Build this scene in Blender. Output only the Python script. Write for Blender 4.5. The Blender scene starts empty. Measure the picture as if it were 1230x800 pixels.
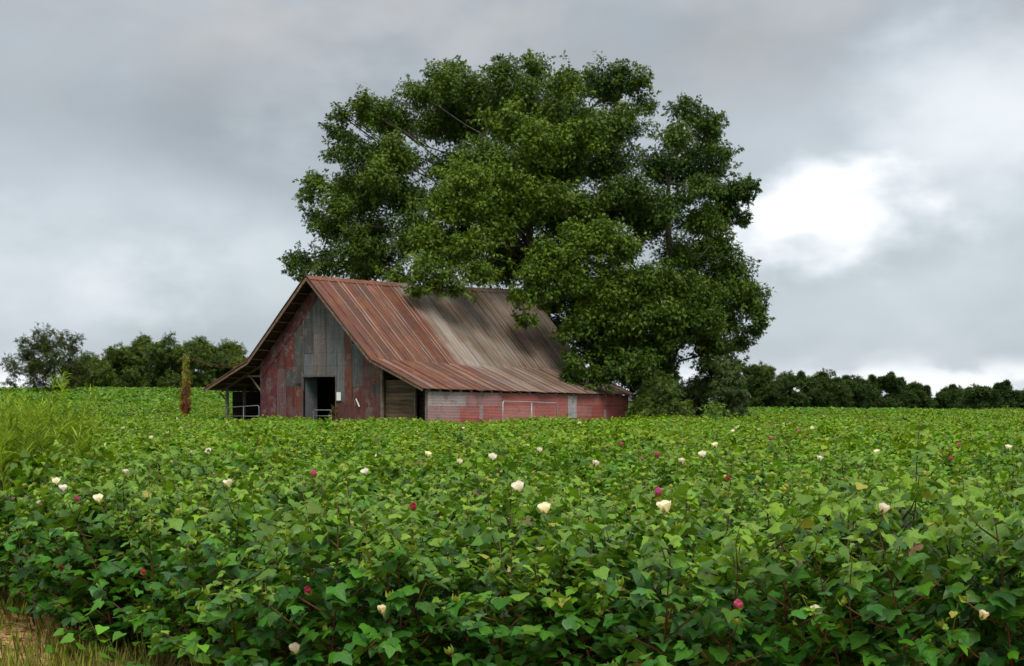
import bpy, math, random
import numpy as np
from mathutils import Vector, Matrix

random.seed(7)
rng = np.random.default_rng(7)
SC = bpy.context.scene
COL = SC.collection
R = math.radians

# ------------------------------------------------------------------ camera
EYE, F, HZ = 1.8, 1700.0, 480.0          # eye height, focal length and horizon row for the 1230 px wide photo
cd = bpy.data.cameras.new('camera')
cam = bpy.data.objects.new('camera', cd)
COL.objects.link(cam)
cam.location = (0, 0, EYE)
cam.rotation_euler = (R(90), 0, 0)
cd.sensor_width = 36
cd.lens = 36 * F / 1230
cd.shift_y = 80 / 1230
cd.clip_end = 6000
SC.camera = cam

# ------------------------------------------------------------------ sun, exposure
SUN_EL = 52                                # the veiled sun stands high behind the viewer; azimuth runs from +Y towards +X
SUN_AZ = 172
sd = bpy.data.lights.new('sun', 'SUN')
sun = bpy.data.objects.new('sun', sd)
COL.objects.link(sun)
sd.energy = 1.9
sd.angle = R(24)
sd.color = (1.0, 0.96, 0.90)
az, el = R(SUN_AZ), R(SUN_EL)
to_sun = Vector((math.sin(az) * math.cos(el), math.cos(az) * math.cos(el), math.sin(el)))
sun.rotation_euler = to_sun.to_track_quat('Z', 'Y').to_euler()
SC.view_settings.view_transform = 'Standard'
SC.view_settings.look = 'None'
SC.view_settings.exposure = 0.5
SC.view_settings.gamma = 1.0
SC.view_settings.use_curve_mapping = False


# ------------------------------------------------------------------ node helper
class NT:
    def __init__(s, tree):
        s.t = tree
        s.n = tree.nodes
        s.l = tree.links

    def node(s, typ, **kw):
        n = s.n.new(typ)
        for k, v in kw.items():
            setattr(n, k, v)
        return n

    def put(s, sock, v):
        if hasattr(v, 'is_linked') or isinstance(v, bpy.types.NodeSocket):
            s.l.new(v, sock)
        else:
            sock.default_value = v

    def m(s, op, a, b=0.0, c=None, clamp=False):
        n = s.node('ShaderNodeMath', operation=op, use_clamp=clamp)
        s.put(n.inputs[0], a)
        s.put(n.inputs[1], b)
        if c is not None:
            s.put(n.inputs[2], c)
        return n.outputs[0]

    def ss(s, x, a, b, lo=0.0, hi=1.0):
        n = s.node('ShaderNodeMapRange', interpolation_type='SMOOTHSTEP')
        s.put(n.inputs[0], x)
        for i, v in enumerate((a, b, lo, hi)):
            s.put(n.inputs[i + 1], v)
        return n.outputs[0]

    def mix(s, f, a, b, blend='MIX'):
        n = s.node('ShaderNodeMix', data_type='RGBA', blend_type=blend)
        s.put(n.inputs[0], f)
        for i, v in ((6, a), (7, b)):
            s.put(n.inputs[i], (*v, 1) if isinstance(v, tuple) and len(v) == 3 else v)
        return n.outputs[2]

    def noise(s, vec, scale, detail=4.0, rough=0.55, dist=0.0, out=0):
        n = s.node('ShaderNodeTexNoise')
        if vec is not None:
            s.put(n.inputs['Vector'], vec)
        n.inputs['Scale'].default_value = scale
        n.inputs['Detail'].default_value = detail
        n.inputs['Roughness'].default_value = rough
        n.inputs['Distortion'].default_value = dist
        return n.outputs[out]

    def mapping(s, vec, scale=(1, 1, 1), loc=(0, 0, 0)):
        n = s.node('ShaderNodeMapping')
        s.put(n.inputs[0], vec)
        n.inputs['Scale'].default_value = scale
        n.inputs['Location'].default_value = loc
        return n.outputs[0]


# ------------------------------------------------------------------ world: overcast sky by direction
def build_world():
    w = bpy.data.worlds.new('World')
    SC.world = w
    w.use_nodes = True
    w.node_tree.nodes.clear()
    g = NT(w.node_tree)
    sky = g.node('ShaderNodeTexSky', sky_type='NISHITA')
    sky.sun_disc = False
    sky.sun_elevation = R(SUN_EL)
    sky.sun_rotation = R(SUN_AZ)
    bg1 = g.node('ShaderNodeBackground')
    g.l.new(sky.outputs[0], bg1.inputs[0])
    bg1.inputs[1].default_value = 0.09
    tc = g.node('ShaderNodeTexCoord')
    sx = g.node('ShaderNodeSeparateXYZ')
    g.l.new(tc.outputs['Generated'], sx.inputs[0])
    # azimuth (0 = straight ahead, + right) and elevation, in degrees
    A = g.m('MULTIPLY', g.m('ARCTAN2', sx.outputs[0], sx.outputs[1]), 57.2958)
    E = g.m('MULTIPLY', g.m('ARCSINE', sx.outputs[2]), 57.2958)
    cmb = g.node('ShaderNodeCombineXYZ')
    g.put(cmb.inputs[0], A)
    g.put(cmb.inputs[1], g.m('MULTIPLY', E, 1.7))
    P = cmb.outputs[0]
    warp = g.m('SUBTRACT', g.noise(P, 0.15, 3.5, 0.5), 0.5)
    warp2 = g.m('SUBTRACT', g.noise(g.mapping(P, loc=(31, 7, 3)), 0.42, 3.5, 0.5), 0.5)
    big = g.m('SUBTRACT', g.noise(g.mapping(P, loc=(3.0, 41, 0)), 0.075, 4, 0.5), 0.5)

    def blob(a0, e0, ra, re, soft, wamt=1.0):
        dx = g.m('DIVIDE', g.m('SUBTRACT', A, a0), ra)
        dy = g.m('DIVIDE', g.m('SUBTRACT', E, e0), re)
        d = g.m('SQRT', g.m('ADD', g.m('MULTIPLY', dx, dx), g.m('MULTIPLY', dy, dy)))
        d = g.m('ADD', d, g.m('MULTIPLY', warp, 2.6 * wamt))
        d = g.m('ADD', d, g.m('MULTIPLY', warp2, 1.25 * wamt))
        return g.ss(d, 1.0 + soft, 1.0 - soft)

    b = g.m('ADD', 0.392, g.m('MULTIPLY', big, 0.22))
    b = g.m('ADD', b, g.m('MULTIPLY', warp, 0.07))
    b = g.m('ADD', b, g.m('MULTIPLY', warp2, 0.018))

    def add(b, f, amt):
        return g.m('ADD', b, g.m('MULTIPLY', f, amt))
    # clouds, (azimuth, elevation, radii) of each lighter or darker patch
    b = add(b, blob(12.6, 7.0, 2.8, 1.5, 0.85), 0.48)
    b = add(b, blob(11.6, 8.0, 1.3, 1.1, 0.75, 0.7), 0.18)
    b = add(b, blob(19.0, 10.8, 4.0, 2.3, 0.95), 0.20)
    b = add(b, blob(17.0, 9.0, 7.0, 4.5, 0.9), 0.06)
    b = add(b, blob(-17.0, 7.5, 5.0, 3.4, 0.95), 0.10)
    b = add(b, blob(-21.0, 4.6, 6.0, 2.4, 0.95), 0.08)
    b = add(b, blob(-9.0, 5.2, 5.0, 1.8, 0.95), 0.10)
    b = add(b, blob(-13.0, 12.2, 9.0, 2.4, 0.9), -0.05)
    b = add(b, blob(6.0, 14.0, 10.0, 2.0, 0.9), -0.05)
    b = add(b, blob(15.0, 3.6, 9.0, 1.6, 0.8), 0.05)
    b = add(b, blob(-6.0, 9.0, 6.0, 2.0, 0.95), -0.05)
    b = add(b, blob(-15.0, 10.0, 5.0, 1.4, 0.95), -0.045)
    b = add(b, blob(-19.0, 13.0, 5.0, 1.2, 0.95), 0.04)
    low = g.ss(E, 2.6, 0.2)
    streak = g.ss(g.m('ADD', E, g.m('MULTIPLY', warp, 3.0)), 1.9, 0.6)
    b = add(b, low, 0.07)
    b = add(b, g.m('MULTIPLY', streak, g.ss(warp2, -.12, .10)), 0.26)
    # an overcast dome is about three times brighter overhead than at the horizon
    up = g.ss(E, 17.0, 65.0, 1.0, 2.9)
    b = g.m('MULTIPLY', b, up)
    cool = g.ss(b, 0.36, 0.85)
    tint = g.mix(cool, (0.872, 0.985, 1.075), (0.98, 1.0, 1.02))
    tint = g.mix(g.m('MULTIPLY', g.ss(E, 9.5, 15.0), g.ss(warp, -0.2, 0.2)), tint, (0.965, 0.985, 1.02))
    colr = g.node('ShaderNodeVectorMath', operation='SCALE')
    g.put(colr.inputs[0], tint)
    g.put(colr.inputs['Scale'], b)
    bg2 = g.node('ShaderNodeBackground')
    g.l.new(colr.outputs[0], bg2.inputs[0])
    mx = g.node('ShaderNodeMixShader')
    mx.inputs[0].default_value = 0.96          # cloud cover
    g.l.new(bg1.outputs[0], mx.inputs[1])
    g.l.new(bg2.outputs[0], mx.inputs[2])
    out = g.node('ShaderNodeOutputWorld')
    g.l.new(mx.outputs[0], out.inputs[0])


build_world()


# ------------------------------------------------------------------ materials
def new_mat(name):
    m = bpy.data.materials.new(name)
    m.use_nodes = True
    m.node_tree.nodes.clear()
    g = NT(m.node_tree)
    out = g.node('ShaderNodeOutputMaterial')
    return m, g, out


def attr(g, name='Col'):
    return g.node('ShaderNodeAttribute', attribute_name=name)


def leaf_material(name, veins=False, transl=0.28, rough=0.5, spec=0.35, tint=(1.5, 1.6, 0.6)):
    m, g, out = new_mat(name)
    a = attr(g)
    c = a.outputs['Color']
    oi = g.node('ShaderNodeObjectInfo')
    c = g.mix(g.m('MULTIPLY', oi.outputs['Random'], 0.40), c, g.mix(1.0, c, (1.5, 1.35, 0.6), 'MULTIPLY'))
    if veins:
        u = attr(g, 'luv')
        s = g.node('ShaderNodeSeparateXYZ')
        g.l.new(u.outputs['Vector'], s.inputs[0])
        x = g.m('ABSOLUTE', s.outputs[0])
        y = s.outputs[1]
        d1 = g.m('ABSOLUTE', g.m('SUBTRACT', g.m('SUBTRACT', y, 0.08), g.m('MULTIPLY', x, 0.36)))
        d2 = g.m('ABSOLUTE', g.m('SUBTRACT', g.m('SUBTRACT', y, 0.3), g.m('MULTIPLY', x, 0.75)))
        d = g.m('MINIMUM', x, g.m('MINIMUM', d1, g.m('ADD', d2, 0.006)))
        v = g.ss(d, 0.035, 0.004)
        c = g.mix(g.m('MULTIPLY', v, 0.38), c, g.mix(1.0, c, (2.6, 1.9, 1.5), 'MULTIPLY'))
        nz = g.noise(g.mapping(u.outputs['Vector'], scale=(5, 5, 5)), 1.2, 3)
        ge = g.node('ShaderNodeNewGeometry')
        c = g.mix(g.m('MULTIPLY', ge.outputs['Backfacing'], .30), c, (.13, .21, .06))
        c = g.mix(g.ss(nz, 0.35, 0.75, 0.0, 0.35), c, g.mix(1.0, c, (1.35, 1.2, 0.8), 'MULTIPLY'))
    p = g.node('ShaderNodeBsdfPrincipled')
    g.put(p.inputs['Base Color'], c)
    p.inputs['Roughness'].default_value = rough
    p.inputs['Specular IOR Level'].default_value = spec
    t = g.node('ShaderNodeBsdfTranslucent')
    g.put(t.inputs['Color'], g.mix(1.0, c, tint, 'MULTIPLY'))
    mx = g.node('ShaderNodeMixShader')
    mx.inputs[0].default_value = transl
    g.l.new(p.outputs[0], mx.inputs[1])
    g.l.new(t.outputs[0], mx.inputs[2])
    g.l.new(mx.outputs[0], out.inputs[0])
    return m


def simple_material(name, col, rough=0.7, spec=0.3, metal=0.0, var=0.25, nscale=6.0, stretch=(1, 1, 1), bump=0.0):
    m, g, out = new_mat(name)
    tc = g.node('ShaderNodeTexCoord')
    v = g.mapping(tc.outputs['Object'], scale=stretch)
    n = g.noise(v, nscale, 5)
    c = g.mix(g.ss(n, 0.3, 0.7), tuple(x * (1 - var) for x in col), tuple(min(1, x * (1 + var)) for x in col))
    p = g.node('ShaderNodeBsdfPrincipled')
    g.put(p.inputs['Base Color'], c)
    p.inputs['Roughness'].default_value = rough
    p.inputs['Specular IOR Level'].default_value = spec
    p.inputs['Metallic'].default_value = metal
    if bump:
        b = g.node('ShaderNodeBump')
        b.inputs['Strength'].default_value = bump
        b.inputs['Distance'].default_value = 0.02
        g.put(b.inputs['Height'], n)
        g.l.new(b.outputs[0], p.inputs['Normal'])
    g.l.new(p.outputs[0], out.inputs[0])
    return m


def tin_material(name, axis, rust=0.5, pitch=0.068, lichen=0.0, grime=0.0):
    """painted / rusted corrugated sheet; axis is the local axis the corrugations repeat along"""
    m, g, out = new_mat(name)
    c = attr(g).outputs['Color']
    tc = g.node('ShaderNodeTexCoord')
    o = tc.outputs['Object']
    st = {'X': (5.5, 1, 0.55), 'Y': (0.5, 5.5, 0.5), 'Z': (1, 0.5, 5.0)}[axis]
    n1 = g.noise(g.mapping(o, scale=st), 1.7, 6, 0.65)
    n2 = g.noise(o, 1.1, 5, 0.6)
    n3 = g.noise(o, 9.0, 4, 0.6)
    n4 = g.noise(g.mapping(o, scale=tuple(k * 2.2 for k in st), loc=(9, 3, 4)), 1.9, 4, 0.6)
    rustc = g.mix(g.ss(n3, 0.3, 0.7), (0.20, 0.055, 0.022), (0.11, 0.030, 0.018))
    f = g.m('MULTIPLY', g.ss(g.m('ADD', g.m('MULTIPLY', n1, 0.6), g.m('MULTIPLY', n2, 0.4)), 0.46, 0.66), rust)
    c = g.mix(f, c, rustc)
    c = g.mix(g.ss(n4, 0.52, 0.78, 0.0, 0.55), c, g.mix(0.6, c, (0.30, 0.27, 0.26)))
    c = g.mix(g.ss(n3, 0.45, 0.8, 0.0, 0.45), c, g.mix(1.0, c, (0.55, 0.5, 0.5), 'MULTIPLY'))
    if grime:
        n5 = g.noise(g.mapping(o, scale=(7, 1, .35), loc=(2, 2, 7)), 1.5, 5, 0.6)
        c = g.mix(g.ss(n5, .45, .68, 0, grime), c, g.mix(1.0, c, (.42, .40, .40), 'MULTIPLY'))
        c = g.mix(g.ss(n2, .5, .66, 0, grime * .6), c, (.115, .105, .10))
    s6 = g.node('ShaderNodeSeparateXYZ')
    g.l.new(o, s6.inputs[0])
    n6 = g.noise(g.mapping(o, loc=(7, 1, 2)), 2.4, 6, 0.7)
    c = g.mix(g.ss(n6, .54, .60, 0, .55), c, g.mix(g.ss(n3, .4, .6), (.19, .185, .18), (.15, .06, .045)))
    if axis == 'X':
        row = g.m('ABSOLUTE', g.m('SUBTRACT', g.m('FRACT', g.m('DIVIDE', s6.outputs[2], .61)), .5))
        dot = g.m('ABSOLUTE', g.m('SUBTRACT', g.m('FRACT', g.m('DIVIDE', s6.outputs[0], .136)), .5))
        c = g.mix(g.m('MULTIPLY', g.ss(row, .035, .012), g.ss(dot, .3, .1, .25, .75)), c, (.045, .035, .03))
    if lichen:
        c = g.mix(g.ss(n2, 0.45, 0.7, 0.0, lichen), c, (0.10, 0.085, 0.045))
    p = g.node('ShaderNodeBsdfPrincipled')
    g.put(p.inputs['Base Color'], c)
    g.put(p.inputs['Roughness'], g.ss(n1, 0.3, 0.7, 0.45, 0.75))
    p.inputs['Specular IOR Level'].default_value = 0.4
    s = g.node('ShaderNodeSeparateXYZ')
    g.l.new(o, s.inputs[0])
    wv = g.m('SINE', g.m('MULTIPLY', s.outputs['XYZ'.index(axis)], 2 * math.pi / pitch))
    b = g.node('ShaderNodeBump')
    b.inputs['Strength'].default_value = 0.55
    b.inputs['Distance'].default_value = 0.02
    g.put(b.inputs['Height'], g.m('ADD', g.m('MULTIPLY', wv, 0.35), g.m('MULTIPLY', n2, 1.2)))
    g.l.new(b.outputs[0], p.inputs['Normal'])
    g.l.new(p.outputs[0], out.inputs[0])
    return m


def wood_material(name, stretch):
    m, g, out = new_mat(name)
    c = attr(g).outputs['Color']
    tc = g.node('ShaderNodeTexCoord')
    n1 = g.noise(g.mapping(tc.outputs['Object'], scale=stretch), 2.2, 6, 0.65)
    n2 = g.noise(tc.outputs['Object'], 1.5, 4)
    c = g.mix(g.ss(n1, 0.35, 0.68, 0, 0.75), c, g.mix(1.0, c, (0.35, 0.3, 0.28), 'MULTIPLY'))
    c = g.mix(g.ss(n2, 0.4, 0.7, 0, 0.5), c, g.mix(1.0, c, (1.4, 1.4, 1.45), 'MULTIPLY'))
    p = g.node('ShaderNodeBsdfPrincipled')
    g.put(p.inputs['Base Color'], c)
    p.inputs['Roughness'].default_value = 0.85
    p.inputs['Specular IOR Level'].default_value = 0.2
    b = g.node('ShaderNodeBump')
    b.inputs['Strength'].default_value = 0.5
    b.inputs['Distance'].default_value = 0.02
    g.put(b.inputs['Height'], n1)
    g.l.new(b.outputs[0], p.inputs['Normal'])
    g.l.new(p.outputs[0], out.inputs[0])
    return m


def ground_material():
    m, g, out = new_mat('soil_and_verge')
    tc = g.node('ShaderNodeTexCoord')
    o = tc.outputs['Object']
    n1 = g.noise(o, 0.9, 6, 0.6)
    n2 = g.noise(o, 7.0, 6, 0.65)
    n3 = g.noise(g.mapping(o, loc=(4, 9, 0)), 22.0, 4, 0.6)
    sand = g.mix(g.ss(n2, 0.3, 0.7), (0.36, 0.20, 0.075), (0.50, 0.33, 0.14))
    sand = g.mix(g.ss(n3, 0.52, 0.66, 0, 0.75), sand, (0.10, 0.050, 0.025))      # leaf litter
    grass = g.mix(n2, (0.06, 0.10, 0.018), (0.13, 0.16, 0.035))
    sx = g.node('ShaderNodeSeparateXYZ')
    g.l.new(o, sx.inputs[0])
    far = g.ss(sx.outputs[1], 14.0, 30.0)
    verge = g.ss(g.m('ADD', n1, g.m('MULTIPLY', far, 0.6)), 0.48, 0.62)
    c = g.mix(verge, sand, grass)
    p = g.node('ShaderNodeBsdfPrincipled')
    g.put(p.inputs['Base Color'], c)
    p.inputs['Roughness'].default_value = 0.95
    p.inputs['Specular IOR Level'].default_value = 0.15
    b = g.node('ShaderNodeBump')
    b.inputs['Strength'].default_value = 0.7
    b.inputs['Distance'].default_value = 0.05
    g.put(b.inputs['Height'], g.m('ADD', n2, g.m('MULTIPLY', n3, 0.5)))
    g.l.new(b.outputs[0], p.inputs['Normal'])
    g.l.new(p.outputs[0], out.inputs[0])
    return m


M_COTTON = leaf_material('cotton_leaf_veined', veins=True, transl=0.26, rough=0.42, spec=0.32)
M_CROP = leaf_material('cotton_leaf', transl=0.28, rough=0.5, spec=0.22)
M_TREE = leaf_material('tree_leaf', transl=0.15, rough=0.5, spec=0.3)
M_FAR = leaf_material('far_tree_leaf', transl=0.15, rough=0.65, spec=0.2)
M_WEED = leaf_material('weed_leaf', transl=0.30, rough=0.55, spec=0.25)
M_PETAL = leaf_material('petal', transl=0.35, rough=0.6, spec=0.2, tint=(1.0, 1.0, 1.0))
M_BARK = simple_material('bark', (0.085, 0.070, 0.055), 0.9, 0.15, nscale=5, stretch=(3, 3, 0.6), var=0.45, bump=0.8)
M_GROUND = ground_material()
M_GABLE = tin_material('gable_tin', 'X', rust=0.45, grime=.8)
M_SIDE = tin_material('side_tin', 'Z', rust=0.30, grime=.15)


def roof_material():
    m, g, out = new_mat('weathered_roof_tin')
    c0 = attr(g).outputs['Color']
    tc = g.node('ShaderNodeTexCoord')
    o = tc.outputs['Object']
    s = g.node('ShaderNodeSeparateXYZ')
    g.l.new(o, s.inputs[0])
    ax = g.m('ABSOLUTE', s.outputs[0])
    st1 = g.noise(g.mapping(o, scale=(.35, 4.5, .35)), 1.6, 6, 0.65)
    st2 = g.noise(g.mapping(o, scale=(.5, 9, .5), loc=(3, 5, 1)), 1.4, 5, 0.6)
    bl_ = g.noise(o, .55, 5, 0.6)
    fine = g.noise(o, 6.0, 5, 0.65)
    rust = g.mix(g.ss(st1, .3, .7), (.180, .056, .026), (.082, .038, .025))
    rust = g.mix(g.ss(st2, .50, .72, 0, .6), rust, (.235, .16, .12))
    rust = g.mix(g.ss(fine, .5, .75, 0, .6), rust, (.20, .085, .04))
    rust = g.mix(g.ss(bl_, .48, .62, 0, .65), rust, (.085, .042, .030))
    rust = g.mix(g.ss(g.noise(g.mapping(o, loc=(5, 8, 2)), 1.3, 6, .7), .54, .62, 0, .6), rust, (.20, .085, .03))
    brown = g.mix(g.ss(st1, .3, .7), (.135, .105, .076), (.25, .205, .16))
    brown = g.mix(g.ss(bl_, .42, .62, 0, .6), brown, (.135, .075, .045))
    brown = g.mix(g.ss(st2, .55, .75, 0, .6), brown, (.27, .245, .215))
    pale = g.mix(g.ss(st1, .3, .7), (.33, .30, .27), (.20, .15, .125))
    # grey brown under the tree on the upper slope, a pale worn band beside it, rust elsewhere
    yy = g.m('ADD', s.outputs[1], g.m('MULTIPLY', g.m('SUBTRACT', bl_, .5), 2.6))
    yy = g.m('ADD', yy, g.m('MULTIPLY', g.m('SUBTRACT', st1, .5), 1.6))
    lowr = g.ss(g.m('ADD', ax, g.m('MULTIPLY', g.m('SUBTRACT', bl_, .5), 1.6)), 3.7, 4.5)
    fg = g.m('MULTIPLY', g.ss(yy, 6.2, 8.4), g.m('SUBTRACT', 1.0, g.m('MULTIPLY', lowr, .40)))
    fp = g.m('MULTIPLY', g.m('MULTIPLY', g.ss(yy, 5.6, 6.8), g.ss(yy, 8.6, 7.2)), g.m('SUBTRACT', 1.0, g.m('MULTIPLY', lowr, .75)))
    right = g.ss(s.outputs[0], -.3, .3)
    c = g.mix(g.m('MULTIPLY', fg, right), rust, brown)
    c = g.mix(g.m('MULTIPLY', g.m('MULTIPLY', fp, right), .85), c, pale)
    # the sheet's own tone (the colour attribute is a multiplier here)
    s0 = g.node('ShaderNodeSeparateXYZ')
    g.l.new(c0, s0.inputs[0])
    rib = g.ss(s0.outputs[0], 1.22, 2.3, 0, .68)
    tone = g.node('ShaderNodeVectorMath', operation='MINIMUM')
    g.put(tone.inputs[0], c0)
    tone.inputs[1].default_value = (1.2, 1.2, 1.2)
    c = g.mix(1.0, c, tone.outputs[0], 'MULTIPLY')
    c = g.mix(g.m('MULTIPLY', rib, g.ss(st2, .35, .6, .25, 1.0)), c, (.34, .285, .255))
    p = g.node('ShaderNodeBsdfPrincipled')
    g.put(p.inputs['Base Color'], c)
    g.put(p.inputs['Roughness'], g.ss(st1, .3, .7, .5, .8))
    p.inputs['Specular IOR Level'].default_value = 0.3
    wv = g.m('SINE', g.m('MULTIPLY', s.outputs[1], 2 * math.pi / .075))
    b = g.node('ShaderNodeBump')
    b.inputs['Strength'].default_value = 0.5
    b.inputs['Distance'].default_value = 0.02
    g.put(b.inputs['Height'], g.m('ADD', g.m('MULTIPLY', wv, .25), g.m('MULTIPLY', fine, 1.0)))
    g.l.new(b.outputs[0], p.inputs['Normal'])
    g.l.new(p.outputs[0], out.inputs[0])
    return m


M_ROOF = roof_material()
M_WOODH = wood_material('weathered_boards', (0.6, 0.6, 6))
M_WOOD = wood_material('weathered_timber', (3, 1, 3))
M_GALV = simple_material('galvanised_tube', (0.36, 0.38, 0.39), 0.45, 0.5, metal=0.4, var=0.15)
M_PAPER = simple_material('white_painted_board', (0.75, 0.75, 0.72), 0.7, var=0.08)
M_RUST = simple_material('rusty_sheet', (0.30, 0.075, 0.025), 0.8, var=0.4)
M_FLOOR = simple_material('dirt_floor', (0.07, 0.05, 0.035), 0.95, var=0.3)


# ------------------------------------------------------------------ mesh helpers
def np_mesh(name, V, faces, mat, cols=None, luv=None, smooth=False, parent=None, link=True):
    """faces: list of (M,k) int arrays; cols: list of (M,3) arrays, one per face"""
    V = np.asarray(V, np.float32)
    me = bpy.data.meshes.new(name)
    me.vertices.add(len(V))
    me.vertices.foreach_set('co', V.ravel())
    flat = np.concatenate([f.ravel() for f in faces]).astype(np.int32)
    tot = np.concatenate([np.full(len(f), f.shape[1], np.int32) for f in faces])
    start = np.concatenate([[0], np.cumsum(tot)[:-1]]).astype(np.int32)
    me.loops.add(len(flat))
    me.loops.foreach_set('vertex_index', flat)
    me.polygons.add(len(tot))
    me.polygons.foreach_set('loop_start', start)
    me.polygons.foreach_set('loop_total', tot)
    if smooth:
        me.polygons.foreach_set('use_smooth', np.ones(len(tot), bool))
    if cols is not None:
        C = np.concatenate([np.asarray(c, np.float32) for c in cols])
        a = me.attributes.new('Col', 'FLOAT_COLOR', 'FACE')
        a.data.foreach_set('color', np.concatenate([C, np.ones((len(C), 1), np.float32)], 1).ravel())
    if luv is not None:
        a = me.attributes.new('luv', 'FLOAT_VECTOR', 'POINT')
        a.data.foreach_set('vector', np.asarray(luv, np.float32).ravel())
    me.update(calc_edges=True)
    me.materials.append(mat)
    o = bpy.data.objects.new(name, me)
    if link:
        COL.objects.link(o)
    o.parent = parent
    return o


def tag(o, label=None, cat=None, group=None, kind=None):
    if label: o['label'] = label
    if cat: o['category'] = cat
    if group: o['group'] = group
    if kind: o['kind'] = kind
    return o


def empty(name, loc=(0, 0, 0), rz=0.0):
    o = bpy.data.objects.new(name, None)
    COL.objects.link(o)
    o.location = loc
    o.rotation_euler = (0, 0, rz)
    return o


class MB:
    def __init__(s):
        s.v, s.f, s.c = [], [], []

    def face(s, pts, col):
        i = len(s.v)
        s.v += [tuple(p) for p in pts]
        s.f.append(tuple(range(i, i + len(pts))))
        s.c.append(col)

    def hexa(s, P, col):
        """P: 8 corners, bottom ring then top ring"""
        i = len(s.v)
        s.v += [tuple(p) for p in P]
        for q in ((3, 2, 1, 0), (4, 5, 6, 7), (0, 1, 5, 4), (1, 2, 6, 5), (2, 3, 7, 6), (3, 0, 4, 7)):
            s.f.append(tuple(i + k for k in q))
            s.c.append(col)

    def box(s, a, b, col=(.2, .2, .2)):
        x0, y0, z0 = a
        x1, y1, z1 = b
        s.hexa([(x0, y0, z0), (x1, y0, z0), (x1, y1, z0), (x0, y1, z0), (x0, y0, z1), (x1, y0, z1), (x1, y1, z1), (x0, y1, z1)], col)

    def beam(s, p, q, w, h, col=(.2, .2, .2), up=(0, 0, 1)):
        p, q = Vector(p), Vector(q)
        d = (q - p).normalized()
        u = Vector(up)
        sd_ = d.cross(u).normalized()
        u = sd_.cross(d)
        P = []
        for b in (p, q):
            for a1, a2 in ((-1, -1), (1, -1), (1, 1), (-1, 1)):
                P.append(b + sd_ * (a1 * w / 2) + u * (a2 * h / 2))
        s.hexa(P, col)

    def prism(s, poly, y0, y1, col):
        """poly in (x, z), extruded along y"""
        n = len(poly)
        i = len(s.v)
        s.v += [(x, y0, z) for x, z in poly] + [(x, y1, z) for x, z in poly]
        s.f.append(tuple(range(i, i + n)))
        s.f.append(tuple(range(i + 2 * n - 1, i + n - 1, -1)))
        s.c += [col, col]
        for k in range(n):
            j = (k + 1) % n
            s.f.append((i + k, i + n + k, i + n + j, i + j))
            s.c.append(col)

    def tube(s, pts, rad, n=7, col=(.2, .2, .2)):
        pts = [Vector(p) for p in pts]
        rad = rad if hasattr(rad, '__len__') else [rad] * len(pts)
        base = len(s.v)
        a = None
        for k, p in enumerate(pts):
            d = (pts[min(k + 1, len(pts) - 1)] - pts[max(k - 1, 0)]).normalized()
            if a is None:
                a = d.orthogonal().normalized()
            a = (a - d * a.dot(d)).normalized()
            b = d.cross(a)
            for j in range(n):
                t = 2 * math.pi * j / n
                s.v.append(tuple(p + (a * math.cos(t) + b * math.sin(t)) * rad[k]))
        for k in range(len(pts) - 1):
            for j in range(n):
                j2 = (j + 1) % n
                s.f.append((base + k * n + j, base + k * n + j2, base + (k + 1) * n + j2, base + (k + 1) * n + j))
                s.c.append(col)
        s.f.append(tuple(base + j for j in range(n - 1, -1, -1)))
        s.c.append(col)
        e = base + (len(pts) - 1) * n
        s.f.append(tuple(e + j for j in range(n)))
        s.c.append(col)

    def build(s, name, mat, parent=None, smooth=False):
        me = bpy.data.meshes.new(name)
        me.from_pydata(s.v, [], s.f)
        C = np.array([(*c, 1) for c in s.c], np.float32)
        a = me.attributes.new('Col', 'FLOAT_COLOR', 'FACE')
        a.data.foreach_set('color', C.ravel())
        if smooth:
            me.polygons.foreach_set('use_smooth', np.ones(len(s.f), bool))
        me.materials.append(mat)
        o = bpy.data.objects.new(name, me)
        COL.objects.link(o)
        o.parent = parent
        return o


def px(u, v, Y):
    return Vector(((u - 615) * Y / F, Y, EYE + (HZ - v) * Y / F))


def sstep(x, a, b):
    t = np.clip((np.asarray(x, float) - a) / (b - a), 0, 1)
    return t * t * (3 - 2 * t)


def ground_z(x, y):
    x, y = np.asarray(x, float), np.asarray(y, float)
    left = 1.55 * sstep(y, 78, 150) * sstep(-x, 4, 30)
    left = left + 0.35 * sstep(y, 76, 90) * sstep(-x, 10, 16)
    right = -1.7 * sstep(y, 85, 185) * sstep(x, 8, 70)
    und = 0.05 * np.sin(x * 0.21 + 1.3) * np.sin(y * 0.17) * sstep(y, 14, 30)
    return left + right + und


# ------------------------------------------------------------------ ground
def build_ground():
    ys = np.concatenate([np.linspace(-30, 4, 8), np.linspace(5, 60, 60), np.linspace(62, 240, 60), np.geomspace(250, 4500, 18)])
    n = 90
    t = np.linspace(-1, 1, n)
    V = []
    for y in ys:
        half = 60 + abs(y) * 0.9
        xs = t * half
        V.append(np.stack([xs, np.full(n, y), ground_z(xs, np.full(n, y))], 1))
    V = np.concatenate(V)
    i, j = np.meshgrid(np.arange(len(ys) - 1), np.arange(n - 1), indexing='ij')
    a = (i * n + j).ravel()
    Fq = np.stack([a, a + 1, a + n + 1, a + n], 1)
    o = np_mesh('ground', V, [Fq], M_GROUND, smooth=True)
    tag(o, kind='structure')


build_ground()

# ------------------------------------------------------------------ barn
TH = R(37.3)
BX, BY = -9.44, 65.0
ZR, ZK, ZE = (7.42, 7.81), (3.58, 3.33), (2.26, 2.02)       # ridge, knee, eave heights at front / far end (the old roof has settled)
WK, WE, LEN = 3.97, 7.10, 17.0


def lerp(a, b, t):
    return a + (b - a) * t


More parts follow.
